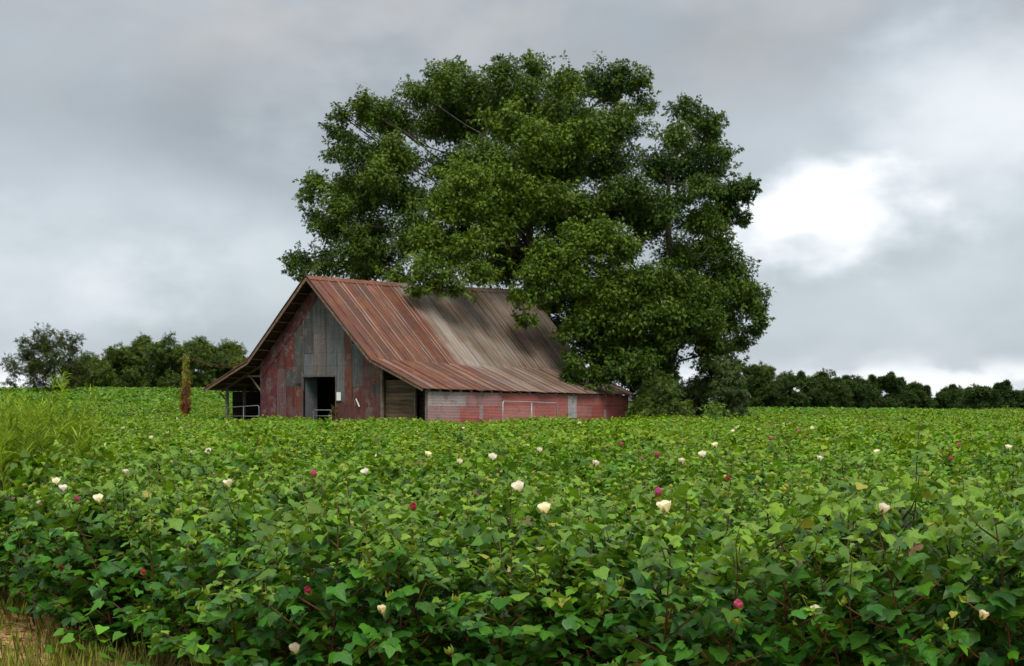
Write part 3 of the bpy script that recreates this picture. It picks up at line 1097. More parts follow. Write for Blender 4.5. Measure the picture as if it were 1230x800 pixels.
B_L = [(u + random.uniform(-10, 10), v + random.uniform(-10, 10), random.uniform(20, 28), random.uniform(-2, 3), random.uniform(.15, .4)) for u in (740, 780, 820, 860) for v in (230, 270, 310, 350, 390, 430) if random.random() < (.45 if v < 330 else .8) and not (785 < u < 850 and v > 380)] + [(825, 138, 22), (850, 158, 22), (868, 185, 19), (812, 165, 22), (832, 195, 28), (792, 200, 26), (822, 125, 10), (860, 140, 9), (850, 225, 24), (890, 230, 19), (903, 222, 9), (880, 255, 18), (896, 262, 9), (802, 250, 34), (842, 265, 27), (770, 262, 28), (862, 300, 27), (822, 312, 34), (878, 330, 26), (897, 362, 25), (912, 380, 13), (905, 395, 18), (870, 385, 28), (842, 358, 28), (862, 420, 22), (890, 412, 17), (760, 225, 26),
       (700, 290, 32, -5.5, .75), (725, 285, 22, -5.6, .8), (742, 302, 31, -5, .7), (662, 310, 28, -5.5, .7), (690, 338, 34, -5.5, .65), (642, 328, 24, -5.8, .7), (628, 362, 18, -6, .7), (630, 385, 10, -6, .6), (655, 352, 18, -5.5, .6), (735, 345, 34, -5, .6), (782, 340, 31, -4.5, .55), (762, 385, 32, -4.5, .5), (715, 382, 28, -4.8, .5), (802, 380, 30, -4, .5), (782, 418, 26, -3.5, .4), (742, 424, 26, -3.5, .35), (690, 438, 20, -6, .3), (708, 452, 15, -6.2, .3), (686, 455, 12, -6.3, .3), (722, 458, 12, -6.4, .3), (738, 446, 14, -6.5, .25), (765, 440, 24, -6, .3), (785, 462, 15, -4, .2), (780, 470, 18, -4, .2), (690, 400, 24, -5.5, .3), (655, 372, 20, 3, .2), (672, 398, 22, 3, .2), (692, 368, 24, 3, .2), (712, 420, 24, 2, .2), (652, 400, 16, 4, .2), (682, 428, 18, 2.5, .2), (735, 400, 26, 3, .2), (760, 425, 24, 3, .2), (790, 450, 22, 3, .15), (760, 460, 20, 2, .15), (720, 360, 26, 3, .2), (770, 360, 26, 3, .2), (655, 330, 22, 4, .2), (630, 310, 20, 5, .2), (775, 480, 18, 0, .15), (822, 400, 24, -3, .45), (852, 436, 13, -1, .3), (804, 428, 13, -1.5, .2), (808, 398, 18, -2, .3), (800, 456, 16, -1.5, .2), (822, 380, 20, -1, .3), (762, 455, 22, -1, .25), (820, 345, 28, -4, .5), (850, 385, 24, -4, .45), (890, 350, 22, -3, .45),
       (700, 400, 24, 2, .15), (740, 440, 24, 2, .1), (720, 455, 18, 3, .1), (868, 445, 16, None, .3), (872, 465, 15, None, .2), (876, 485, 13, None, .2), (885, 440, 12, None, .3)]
tree('pecan_tree', 'broad pecan tree at the right end of the barn, lower limbs hanging over the eave', None, 78.0, (803, 480), B_L, (790, 320, 135, 200, 7.5), PECAN, 22, 100, .165, (SPR_V, SPR_F), twin=.8, trunk_r=.45, n_ends=24)

SHR = ((.018, .040, .010), (.080, .120, .022))
tree('shrub', 'dark bushy shrub touching the right end of the red side wall', 'shrubs under the tree', 72.4, (782, 480), [(767, 500, 9), (771, 484, 9), (773, 486, 14), (776, 472, 14), (774, 500, 14), (785, 500, 18), (800, 500, 16), (795, 470, 20), (790, 492, 20), (772, 496, 12), (810, 490, 16), (798, 460, 10)], (790, 480, 50, 40, 2), ((.030, .065, .010), (.105, .160, .022)), 16, 120, .20, (SPR3_V, SPR3_F), trunk_r=.06, cat='shrub')
tree('shrub', 'tall dark shrub below the gap of sky under the tree', 'shrubs under the tree', 79.0, (835, 480), [(832, 468, 16), (848, 470, 18), (822, 478, 16), (840, 490, 20), (808, 474, 14), (856, 456, 12)], (835, 475, 45, 45, 2.2), SHR, 16, 120, .20, (SPR3_V, SPR3_F), trunk_r=.07, cat='shrub')
tree('cedar', 'narrow dark cedar drooping to the crop at the edge of the tree', None, 74.0, (878, 480), [(872, 440, 13), (880, 455, 14), (872, 470, 15), (882, 482, 15), (876, 496, 14), (888, 498, 9), (890, 470, 9)], (878, 470, 24, 50, 1.2), SHR, 16, 120, .19, (SPR3_V, SPR3_F), trunk_r=.08, droop=.9)
tree('shrub', 'light green sprout standing in front of the dark shrubs', 'shrubs under the tree', 70.0, (858, 480), [(852, 500, 10, 0, .9), (866, 497, 10, 0, .95), (858, 492, 8, 0, 1.)], (858, 497, 14, 12, .5), ((.05, .10, .02), (.13, .22, .03)), 6, 34, .20, (SPR3_V, SPR3_F), trunk_r=.03, cat='shrub')


# ------------------------------------------------------------------ far trees
def auto_lobes(u0, u1, vt, vb, n, seed, kind):
    rr = random.Random(seed)
    L = []
    uc, w, h = (u0 + u1) / 2, (u1 - u0) / 2, vb - vt
    for i in range(n):
        if kind == 'pine':
            t = (i + .5) / n
            ww = w * (.28 + .72 * min(1, t * 1.7)) * (1 if t < .85 else .8)
            L.append((uc + rr.uniform(-1, 1) * ww * .8, vt + 3 + t * (h - 3), max(3, w * rr.uniform(.22, .36))))
        else:
            a, q = rr.uniform(0, 2 * math.pi), math.sqrt(rr.random())
            x, y = math.cos(a) * q, math.sin(a) * q
            L.append((uc + x * w * .82, (vt + vb) / 2 + y * h * .42, w * rr.uniform(.24, .4)))
    return L


FARP = ((.026, .052, .011), (.105, .150, .020))
PINE = ((.020, .045, .013), (.070, .112, .024))
GL = 'trees beyond the field on the left'
for i, (u0, u1, vt, vb, n, lab) in enumerate([
        (86, 132, 428, 476, 12, 'low green tree filling the gap right of the sparse leaning tree'),
        (126, 170, 417, 474, 13, 'mid green tree third from the left edge in the far row'),
        (154, 200, 404, 474, 15, 'tall leafy tree whose rounded top rises left of the vine covered post'),
        (186, 232, 403, 474, 15, 'tall leafy tree standing right behind the vine covered post'),
        (220, 262, 406, 474, 14, 'leafy tree with two small peaks right of the vine covered post'),
        (248, 292, 412, 474, 13, 'leafy tree closest to the lean-to shed roof in the far row')]):
    Y = 150 + (i * 37 % 11)
    u0, u1 = u0 - 9, u1 + 9
    tree('broadleaf_tree', lab, GL, Y, ((u0 + u1) / 2, 480), [((u0 + u1) / 2 + dx, vb - 6, 14) for dx in (-16, 0, 16)] + auto_lobes(u0, u1, vt, vb, n, 100 + i, 'round') + [((u0 + u1) / 2 + random.uniform(-6, 6), vt + 8, 9), (u0 + 8, vt + 22, 9)],
         ((u0 + u1) / 2, (vt + vb) / 2, (u1 - u0) / 2 + 6, (vb - vt) / 2 + 6, 2.6), FARP, 16, 75, .36, (SPR3_V, SPR3_F), twin=.7, trunk_r=.16, n_ends=4, mat=M_FAR)
sp = [(52, 412, 17), (75, 410, 15), (32, 425, 14), (90, 422, 13), (60, 432, 20), (40, 442, 16), (80, 440, 18), (20, 448, 11), (12, 436, 9), (100, 445, 12), (62, 455, 17), (88, 458, 13), (45, 460, 12), (28, 410, 8), (50, 400, 8), (92, 408, 6), (12, 458, 6), (70, 468, 10)]
tree('sparse_tree', 'dark sparse tree with sky showing through at the far left', None, 128, (66, 480), sp, (58, 435, 60, 45, 3.6), ((.020, .036, .012), (.070, .090, .020)), 10, 46, .34, (SPR3_V, SPR3_F), twin=.25, trunk_r=.16, n_ends=12, mat=M_FAR)

GR = 'pines beyond the field on the right'
for i, (u0, u1, vt, vb, n, lab) in enumerate([
        (886, 938, 444, 492, 16, 'bushy pine half hidden by the big tree, first of the right tree line'),
        (928, 962, 453, 492, 11, 'slim pine between the half hidden bushy pine and the round pine'),
        (952, 1014, 455, 493, 17, 'wide round dark pine with a single peak in the right tree line'),
        (1012, 1052, 459, 494, 12, 'pine just right of the wide round dark pine'),
        (1044, 1070, 454, 494, 10, 'narrow pine with the tallest tip in the middle of the right tree line'),
        (1062, 1094, 458, 494, 11, 'ragged pine just right of the narrow tallest tip'),
        (1082, 1118, 463, 494, 12, 'low pine on the left edge of the gap in the tree line'),
        (1120, 1150, 468, 496, 10, 'low pine on the right edge of the gap in the tree line'),
        (1140, 1170, 471, 496, 10, 'short pine second right of the gap in the tree line'),
        (1162, 1196, 468, 496, 10, 'thin pine with sky around its top, third right of the gap'),
        (1190, 1222, 465, 497, 11, 'bushy pine with the highest top near the right edge'),
        (1214, 1244, 473, 497, 9, 'short pine cut by the right edge of the photo')]):
    Y = 195 + (i * 53 % 17)
    if i not in (6, 7):
        u0, u1 = u0 - 6, u1 + 6
    tree('pine_tree', lab, GR, Y, ((u0 + u1) / 2, 480), auto_lobes(u0, u1, vt, vb, n, 300 + i, 'pine') + [(u0 + (u1 - u0) * q, vb - 5, 9) for q in (.15, .4, .65, .88)] + [((u0 + u1) / 2 + random.uniform(-.35, .35) * (u1 - u0), vt + random.uniform(2, 12), 3.2) for _ in range(4)] + [q for _ in range(3) for xx, hh in [((u0 + u1) / 2 + random.uniform(-.38, .38) * (u1 - u0), random.uniform(-5, 5))] for q in ((xx, vt + hh, 1.6), (xx, vt + hh + 4, 2.6), (xx, vt + hh + 9, 4))],
         ((u0 + u1) / 2, (vt + vb) / 2, (u1 - u0) / 2 + 6, (vb - vt) / 2 + 6, 2.8), PINE, 16, 70, .36, (SPR3_V, SPR3_F), twin=.8, trunk_r=.14, n_ends=3, droop=-.2, mat=M_FAR)


# ------------------------------------------------------------------ vine covered post and its wire
def vine_post():
    Y = 69.0
    b = px(224, HZ, Y)
    root = empty('vine_covered_post', (b.x, Y, 0))
    tag(root, 'wooden post wrapped in yellow and dead red vines left of the barn', 'post')
    top = px(222, 425, Y).z
    m = MB()
    m.tube([(0, 0, -.1), (-.03, 0, 2), (-.06, 0, top)], [.085, .075, .06], 8, (.12, .09, .06))
    m.build('pole', M_WOOD, root, smooth=True)
    n = 520
    z = rng.uniform(1.0, top, n)
    rad = np.interp(z, [1.0, 1.6, 2.4, 3.0, top], [.10, .19, .20, .09, .05])
    a = rng.uniform(0, 6.283, n)
    P = np.stack([np.cos(a) * rad * rng.uniform(.3, 1.1, n) - .03, np.sin(a) * rad, z], 1)
    t = np.clip((z - 2.2) / 1.0 + rng.normal(0, .2, n), 0, 1)[:, None]
    C = np.array([[.16, .045, .018]]) * (1 - t) + np.array([[.19, .19, .03]]) * t
    C *= rng.uniform(.5, 1.3, (n, 1))
    ax = np.stack([np.cos(a) * .4, np.sin(a) * .4, -np.ones(n)], 1) + rdir(n) * .4
    V, Fc, Cc = place(SPR3_V, SPR3_F, P, frames(ax, rdir(n)), rng.uniform(.12, .26, n), C)
    np_mesh('dried_vine', V, [Fc], M_WEED, [Cc], parent=root)
    # wire to the barn, with vine along it
    s = Vector((b.x - .06, Y, top - .12))
    e = roof_pt(-1, 1, .12, .02, .10)
    e = bl(e.x, e.y, e.z)
    m = MB()
    d = e - s
    pts = []
    for i in range(13):
        q = i / 12
        pts.append(d * q + Vector((0, 0, -.22 * math.sin(math.pi * q))))
    m.tube(pts, .012, 5, (.10, .07, .05))
    w = m.build('overhead_wire', M_WOOD)
    w.location = s
    tag(w, 'sagging wire with brown vine scraps from the vine covered post to the barn', 'wire')
    n = 130
    q = rng.uniform(.03, .98, n) ** .9
    P = np.array([d * float(k) for k in q]) + np.stack([np.zeros(n), np.zeros(n), -.22 * np.sin(math.pi * q) - rng.uniform(-.03, .12, n)], 1)
    C = np.array([[.13, .07, .025]]) * rng.uniform(.6, 1.5, (n, 1))
    V, Fc, Cc = place(SPR3_V, SPR3_F, P, frames(rdir(n) + [0, 0, -.3], rdir(n)), rng.uniform(.04, .10, n), C)
    np_mesh('dried_vine', V, [Fc], M_WEED, [Cc], parent=w)


vine_post()

# ------------------------------------------------------------------ cotton
HALF_SHALLOW = [(0, .02), (-.22, -.14), (-.49, -.08), (-.59, .12), (-.65, .44), (-.50, .50), (-.40, .57), (-.27, .76), (0, 1.0)]


HALF_DEEP = [(0, .02), (-.20, -.13), (-.47, -.07), (-.56, .10), (-.70, .44), (-.44, .42), (-.31, .50), (-.24, .72), (0, 1.08)]


def cotton_leaf(fold, lod=0, deep=False):
    HALF = HALF_DEEP if deep else HALF_SHALLOW
    if lod == 0:
        rim = [HALF[0]] + HALF[1:-1] + [HALF[-1]] + [(-x, y) for x, y in HALF[-2:0:-1]]
    elif lod == 1:
        rim = [(0, 0), (-.46, -.05), (-.64, .38), (-.36, .56), (0, 1.0), (.36, .56), (.64, .38), (.46, -.05)]
    else:
        rim = [(0, -.05), (-.58, .28), (0, 1.0), (.58, .28)]
    P = [(0, .28)] + rim if lod == 0 else ([(0, .3)] + rim if lod == 1 else rim)
    V = []
    for x, y in P:
        r = math.hypot(x, y - .1)
        z = fold * abs(x) ** 1.2 * .55 - .28 * r * r
        V.append((x, y, z))
    V = np.array(V)
    k = len(rim)
    if lod == 2:
        return V, np.array([[0, 3, 2, 1]])
    T = np.array([[0, 1 + (i + 1) % k, 1 + i] for i in range(k)])
    return V, T


YOUNG, MATURE, BLUEG = np.array([.175, .285, .012]), np.array([.046, .155, .002]), np.array([.022, .108, .014])


def leaf_cols(n, hrel, r, young=.75):
    """leaf colours from shoot tip (young, yellow green) to mature blue green"""
    t = np.clip((hrel - .72) / .35 + r.normal(0, .25, n), 0, 1)[:, None]
    b = r.uniform(0, 1, n)[:, None] ** .65
    C = (MATURE * (1 - b) + BLUEG * b) * (1 - t * young) + YOUNG * t * young
    C = C * r.uniform(.55, 1.35, (n, 1))
    odd = r.random(n)
    C[odd < .012] = (.24, .24, .04)
    C[odd < .003] = (.11, .07, .03)
    return C


def cotton_plant_arrays(seed, h=1.1, rad=.40, nleaf=64, lod=0, size=(.045, .110)):
    """one plant: returns dict of foliage and stem arrays, plus fruiting points"""
    r = np.random.default_rng(seed)
    rd = random.Random(seed)
    mb = MB()
    lean = (rd.uniform(-.3, .3), rd.uniform(-.3, .3))
    sway = (rd.uniform(-.05, .05), rd.uniform(-.05, .05))
    def axis(t):
        return Vector((lean[0] * t ** 1.4 + sway[0] * math.sin(5 * t), lean[1] * t ** 1.4 + sway[1] * math.sin(4 * t), h * .96 * t))
    stemc = (.10, .045, .025)
    mb.tube([axis(i / 5) for i in range(6)], [.0085 - .0055 * i / 5 for i in range(6)], 5, stemc)
    nb = 12
    tips, nodes = [], []
    for i in range(nb):
        t = .10 + .86 * i / nb
        a = i * 2.4 + rd.uniform(-.4, .4)
        L = rad * (1.0 - .55 * max(0, (t - .45) / .55)) * rd.uniform(.75, 1.1)
        s = axis(t)
        e = s + Vector((math.cos(a) * L, math.sin(a) * L, L * rd.uniform(.35, .8)))
        mid = s.lerp(e, .5) + Vector((0, 0, -.02))
        if lod == 0:
            mb.tube([s, mid, e], [.006, .0045, .003], 4, (.13, .06, .03) if i < 8 else (.10, .12, .03))
        nodes += [(s, e, mid, t)] 
        tips.append(e)
    pos, az, hr, topness = [], [], [], []
    for i in range(nleaf):
        s, e, mid, t = nodes[i % nb] if i < nleaf - 5 else nodes[-1]
        q = r.uniform(.15, 1.05)
        p = np.array(s) * (1 - q) + np.array(e) * q
        if i >= nleaf - 5:
            p = np.array(axis(1.0)) + r.normal(0, .05, 3) * (1, 1, .4)
        a = r.uniform(0, 2 * np.pi)
        pet = r.uniform(.03, .10)
        p = p + np.array([np.cos(a) * pet, np.sin(a) * pet, r.uniform(.0, .07)])
        pos.append(p)
        out = p[:2] / (np.linalg.norm(p[:2]) + 1e-6)
        aa = np.arctan2(out[1], out[0]) + r.normal(0, .8)
        az.append(aa)
        hr.append(p[2] / h)
    # young upright shoots above the plant
    n_main = nleaf
    for k in range((5, 3, 1)[lod]):
        s0 = Vector(tips[rd.randrange(4, nb)]) if k else axis(.98)
        up_ = rd.uniform(.08, .20)
        e0 = s0 + Vector((rd.uniform(-.05, .05), rd.uniform(-.05, .05), up_))
        if lod == 0:
            mb.tube([s0, e0], [.003, .0018], 4, (.12, .10, .03))
        for j in range(6):
            a = rd.uniform(0, 6.28)
            q = s0.lerp(e0, rd.uniform(.2, 1.05)) + Vector((math.cos(a) * .03, math.sin(a) * .03, 0))
            pos.append(np.array(q)); az.append(a); hr.append(1.15)
    pos, az, hr = np.array(pos), np.array(az), np.array(hr)
    n = len(pos)
    droop = r.uniform(-.05, .75, n)
    ax = np.stack([np.cos(az), np.sin(az), -droop], 1)
    nn = np.stack([np.cos(az) * .36 + r.normal(0, .36, n), np.sin(az) * .36 + r.normal(0, .36, n), np.ones(n) * .9], 1)
    sz = r.triangular(size[0], size[0] * .6 + size[1] * .4, size[1], n) * np.where(hr > 1.1, .5, np.where(hr > .92, .8, 1.0))
    C = leaf_cols(n, hr, r, .58 if lod == 0 else .85)
    FR = frames(ax, nn)
    Vl, Fl, Cl, Ul, b0 = [], [], [], [], 0
    var = r.integers(0, 5, n)
    for k, fold in enumerate((-.25, .15, .45, .75, 1.1)):
        w = var == k
        if not w.any(): continue
        LV, LF = cotton_leaf(fold, lod, k in (1, 3))
        U = np.concatenate([LV[:, :2], np.zeros((len(LV), 1))], 1)
        LV = LV + np.stack([LV[:, 1] ** 2 * (.16, -.12, .05, -.2, .1)[k], 0 * LV[:, 0], .07 * np.sin(LV[:, 0] * 9 + k) * np.abs(LV[:, 1])], 1)
        V, Fc, Cc = place(LV, LF, pos[w], FR[w], sz[w][:, None], C[w])
        Vl.append(V); Fl.append(Fc + b0); Cl.append(Cc); Ul.append(np.tile(U, (w.sum(), 1)))
        b0 += len(V)
    V, Fc, Cc, luv = (np.concatenate(q) for q in (Vl, Fl, Cl, Ul))
    # little green squares and bolls that stay in the foliage
    fruit = [np.array(t) for t in tips]
    return dict(V=V, F=Fc, C=Cc, luv=luv, stem=mb, tips=fruit, h=h)


def boll_mb(kind, seed):
    """a green boll or flower bud between three pointed bracts"""
    rd = random.Random(seed)
    m = MB()
    c = (.16, .22, .035) if kind == 0 else (.24, .25, .03)
    L, n = .030, 6
    prof = [(0, .006), (.25, .012), (.55, .0135), (.85, .008), (1, .001)]
    rings = []
    for t, q in prof:
        rings.append([(math.cos(2 * math.pi * k / n) * q, math.sin(2 * math.pi * k / n) * q, t * L) for k in range(n)])
    for a in range(len(rings) - 1):
        for k in range(n):
            k2 = (k + 1) % n
            m.face([rings[a][k], rings[a][k2], rings[a + 1][k2], rings[a + 1][k]], c)
    for k in range(3):
        a = k * 2.094 + rd.uniform(-.2, .2)
        o = Vector((math.cos(a), math.sin(a), 0))
        s = Vector((-o.y, o.x, 0))
        b0, b1 = o * .006 - s * .014, o * .006 + s * .014
        l, r_ = o * .021 - s * .014 + Vector((0, 0, .016)), o * .021 + s * .014 + Vector((0, 0, .016))
        t = o * .024 + Vector((0, 0, .045))
        m.face([b0, b1, r_, t, l], (.19, .26, .035))
    return m


def flower_mb(kind):
    """open five petal cotton flower (cream) or a closing one (pink), facing up along z"""
    m = MB()
    if kind == 'cream':
        col, tipc, w, o1, o2, L = (.80, .76, .56), (.84, .80, .68), .026, .020, .036, .050
    elif kind == 'pale':
        col, tipc, w, o1, o2, L = (.74, .68, .54), (.78, .70, .60), .022, .016, .026, .046
    elif kind == 'pink':
        col, tipc, w, o1, o2, L = (.62, .10, .28), (.70, .14, .36), .017, .014, .016, .046
    else:
        col, tipc, w, o1, o2, L = (.40, .035, .09), (.42, .04, .11), .014, .012, .011, .042
    for k in range(5):
        a = k * 2 * math.pi / 5
        o = Vector((math.cos(a), math.sin(a), 0))
        s = Vector((-o.y, o.x, 0))
        rows = []
        for t, ro, ww in ((0, .006, .4), (.35, o1 * .7, .85), (.7, o1 * 1.15, 1.15), (.92, o2, 1.05), (1.03, o2 * 1.12, .55)):
            z = t * L
            rows.append([o * (ro - .002) - s * w * ww + Vector((0, 0, z - .002)), o * (ro + .002) + Vector((0, 0, z)), o * (ro + .003) + s * w * ww + Vector((0, 0, z + .001))])
        for i in range(4):
            for j in range(2):
                m.face([rows[i][j], rows[i][j + 1], rows[i + 1][j + 1], rows[i + 1][j]], tipc if i > 1 else col)
    for k in range(3):
        a = k * 2.094
        o = Vector((math.cos(a), math.sin(a), 0))
        s = Vector((-o.y, o.x, 0))
        m.face([o * .005 - s * .012, o * .005 + s * .012, o * .026 + s * .013 + Vector((0, 0, .012)), o * .03 + Vector((0, 0, .036)), o * .026 - s * .013 + Vector((0, 0, .012))], (.15, .24, .03))
    return m


NPROTO = 12
PROTO = [cotton_plant_arrays(1000 + i, h=1.08, rad=.40 + .03 * (i % 3), nleaf=132 + 10 * (i % 3)) for i in range(NPROTO)]
TALLP = cotton_plant_arrays(2001, h=1.08, rad=.34, nleaf=84)
PROTO.append(TALLP)
LOD1 = [cotton_plant_arrays(3000 + i, h=1.08, rad=.44, nleaf=80, lod=1, size=(.065, .125)) for i in range(8)]
LOD2 = [cotton_plant_arrays(4000 + i, h=1.08, rad=.52, nleaf=52, lod=2, size=(.10, .17)) for i in range(8)]


def canopy_h(x, y):
    """height of the crop"""
    v = 1.02 + .13 * sstep(y, 15, 10) + .05 * np.sin(x * 2.7 + y * 1.9) * np.sin(y * 1.3 - x * .8) + .07 * np.sin(x * 1.1 + .5 * np.sin(y * .4)) + .06 * np.sin(y * .63 + x * .3) + .10 * sstep(x, .8, 2.6) * sstep(y, 14, 9)
    v = v - .10 * sstep(-x, 2.5, 4.5) * sstep(y, 16, 11)
    v = v - .17 * sstep(y, 32, 55) * sstep(y, 88, 66)
    return v


EDGE_X = [-12, -8, -4.2, -2.63, -1.54, -.07, 1.2, 2.5, 6, 14]
EDGE_Y = [22, 17, 11.8, 9.5, 8.1, 7.4, 7.2, 7.1, 7.1, 7.1]


def in_field(x, y):
    ok = y > np.interp(x, EDGE_X, EDGE_Y)
    # clear of the barn
    dx, dy = x - BX, y - BY
    lx = dx * g2.x + dy * g2.y
    ly = dx * r2.x + dy * r2.y
    ok &= ~((lx > -8.2) & (lx < 8.0) & (ly > -.5) & (ly < LEN + 3))
    # a grassy lane behind the left part of the field
    ok &= ~((x < -9) & (y > 71 + .12 * (x + 25)) & (y < 77 + .1 * (x + 25)))
    # the ground below the trees
    ok &= ~((np.hypot((x - 3) / 9.5, (y - 81) / 7.5) < 1))
    ok &= np.hypot(x - 9.5, y - 78) > 6.0
    return ok


def scatter(y0, y1, sp, margin=1.22, pad=5.0):
    ys = np.arange(y0, y1, sp)
    P = []
    for y in ys:
        h = .3618 * y * margin + pad
        xs = np.arange(-h, h, sp)
        P.append(np.stack([xs + rng.uniform(-.36, .36, len(xs)) * sp, y + rng.uniform(-.36, .36, len(xs)) * sp], 1))
    P = np.concatenate(P)
    return P[in_field(P[:, 0], P[:, 1])]


# ---- plants that carry a flower, each where the photo shows it: (u, v, kind, label)
FL = [
    (149, 516, 'cream', 'cotton plant with a cream flower in front of the far left field lane'),
    (202, 521, 'cream', 'cotton plant with a round cream flower below the vine covered post'),
    (182, 528, 'pale', 'cotton plant with a flat pale flower left of the one below the vine post'),
    (233, 547, 'cream', 'cotton plant with the left flower of a close cream pair before the lean-to'),
    (251, 546, 'cream', 'cotton plant with the wider right flower of a close cream pair before the lean-to'),
    (275, 586, 'cream', 'cotton plant with a lone upright cream flower before the gable'),
    (68, 582, 'cream', 'cotton plant with the topmost of three cream flowers beside the yellow green weeds'),
    (76, 591, 'cream', 'cotton plant with the middle of three cream flowers beside the yellow green weeds'),
    (51, 608, 'cream', 'cotton plant with the lowest of three cream flowers beside the yellow green weeds'),
    (119, 604, 'cream', 'cotton plant with a wide cream flower right of a small pink one at the left'),
    (92, 603, 'pink', 'cotton plant with a small pink flower between cream flowers at the left'),
    (151, 571, 'pale', 'cotton plant with a pinkish white flower right of the yellow green weeds'),
    (377, 573, 'pink', 'cotton plant with a dull pink flower in front of the barn doorway'),
    (557, 516, 'cream', 'cotton plant with a cream flower just before the board wall of the shed'),
    (513, 549, 'cream', 'cotton plant with a large cream flower in front of the shed corner'),
    (591, 553, 'cream', 'cotton plant with a cream flower in front of the tube gate'),
    (551, 558, 'pale', 'cotton plant with a flat pale flower between two cream ones before the shed'),
    (440, 571, 'cream', 'cotton plant with a cream flower before the right corner of the gable'),
    (624, 591, 'cream', 'cotton plant with a yellowish cream flower straight below the tube gate'),
    (655, 617, 'cream', 'cotton plant with a cup shaped cream flower near the middle of the near rows'),
    (800, 616, 'cream', 'cotton plant with the biggest cream flower, right of the middle of the near rows'),
    (714, 561, 'pale', 'cotton plant with a pale round flower below the red side wall'),
    (647, 544, 'pale', 'cotton plant with a small flat white flower before the red side wall'),
    (747, 536, 'pink', 'cotton plant with a bright pink flower before the end of the red side wall'),
    (788, 549, 'pink', 'cotton plant with a pink flower in front of the dark shrubs'),
    (789, 596, 'pink', 'cotton plant with a magenta flower above the biggest cream one'),
    (495, 613, 'red', 'cotton plant with a dark red closed flower left of the middle of the near rows'),
    (860, 538, 'cream', 'cotton plant with a cream flower in front of the cedar'),
    (844, 550, 'cream', 'cotton plant with a wide cream flower left of and below the one before the cedar'),
    (819, 558, 'pale', 'cotton plant with a dull pale flower left of two cream ones before the shrubs'),
    (1054, 546, 'cream', 'cotton plant with a large cream flower left of the tall leggy plant on the right'),
    (984, 554, 'cream', 'cotton plant with a pinkish cream flower touching a magenta one on the right'),
    (992, 549, 'pink', 'cotton plant with a magenta flower touching a pinkish cream one on the right'),
    (1211, 541, 'cream', 'cotton plant with a cream flower at the right edge of the photo'),
    (881, 520, 'cream', 'cotton plant with a small cream flower just right of the cedar'),
    (925, 529, 'pink', 'cotton plant with a pink flower under the first far pine'),
    (960, 520, 'pink', 'cotton plant with a small pink flower under the wide round far pine'),
    (1141, 553, 'pink', 'cotton plant with a bright pink flower right of the tall leggy plant'),
    (874, 578, 'red', 'cotton plant with a magenta closed flower low before the cedar'),
    (1059, 617, 'pale', 'cotton plant with a small white flower below the tall leggy plant'),
    (371, 714, 'red', 'cotton plant with a dark red bud low in the near rows left of the middle'),
    (459, 737, 'pale', 'cotton plant with a pinkish bud low in the near rows'),
    (354, 785, 'pale', 'cotton plant with a pale flower at the bottom edge left of the middle'),
    (889, 732, 'pink', 'cotton plant with a pink flower low in the near rows right of the middle'),
    (978, 740, 'cream', 'cotton plant with a cream flower low in the near rows on the right'),
    (1179, 744, 'pale', 'cotton plant with a pale flower in the bottom right corner'),
    (76, 686, 'red', 'cotton plant with a magenta bud just above the sandy path'),
    (172, 691, 'red', 'cotton plant with a dark red bud right of the sandy path'),
]
GROUP = 'cotton plants of the near rows'
# shared meshes
FOL_ME, STEM_ME, BOLL_ME, FLO_ME = [], [], [], {}
for i, p in enumerate(PROTO):
    o = np_mesh('foliage', p['V'], [p['F']], M_COTTON, [p['C']], luv=p['luv'], smooth=True, link=False)
    FOL_ME.append(o)
    STEM_ME.append(p['stem'].build('stem', M_CROP, smooth=True))
for k in (0, 1):
    BOLL_ME.append(boll_mb(k, k).build('boll', M_CROP))
for k in ('cream', 'pale', 'pink', 'red'):
    FLO_ME[k] = flower_mb(k).build('flower', M_PETAL)
for o in STEM_ME + BOLL_ME + list(FLO_ME.values()):
    COL.objects.unlink(o)


def cotton_plant(x, y, k, scale, zs, label, flower=None, fkind=None, bolls=4):
    root = empty('cotton_plant', (x, y, float(ground_z(x, y))), random.uniform(0, 6.283))
    tag(root, label, 'cotton plant', GROUP)
    p = PROTO[k]
    for src in (FOL_ME[k], STEM_ME[k]):
        c = src.copy()
        COL.objects.link(c)
        c.parent = root
        c.scale = (scale, scale, zs)
    for t in random.sample(p['tips'][3:], bolls):
        c = random.choice(BOLL_ME).copy()
        COL.objects.link(c)
        c.parent = root
        c.location = (t[0] * scale, t[1] * scale, t[2] * zs)
        c.rotation_euler = (random.uniform(-.6, .6), random.uniform(-.6, .6), random.uniform(0, 6))
    if flower is not None:
        c = FLO_ME[fkind].copy()
        COL.objects.link(c)
        c.parent = root
        q = Matrix.Rotation(-root.rotation_euler[2], 3, 'Z') @ Vector(flower)
        c.location = q
        c.rotation_euler = (random.uniform(.1, .5), random.uniform(-.3, .3), 0)
        c.rotation_euler = (Matrix.Rotation(-root.rotation_euler[2], 3, 'Z') @ Matrix.Rotation(random.uniform(.15, .6), 3, 'X') @ Matrix.Rotation(random.uniform(-.3, .3), 3, 'Y')).to_euler()
        s = random.uniform(.74, .98)
        c.scale = (s * .9, s * .9, s * 1.15)
    return root


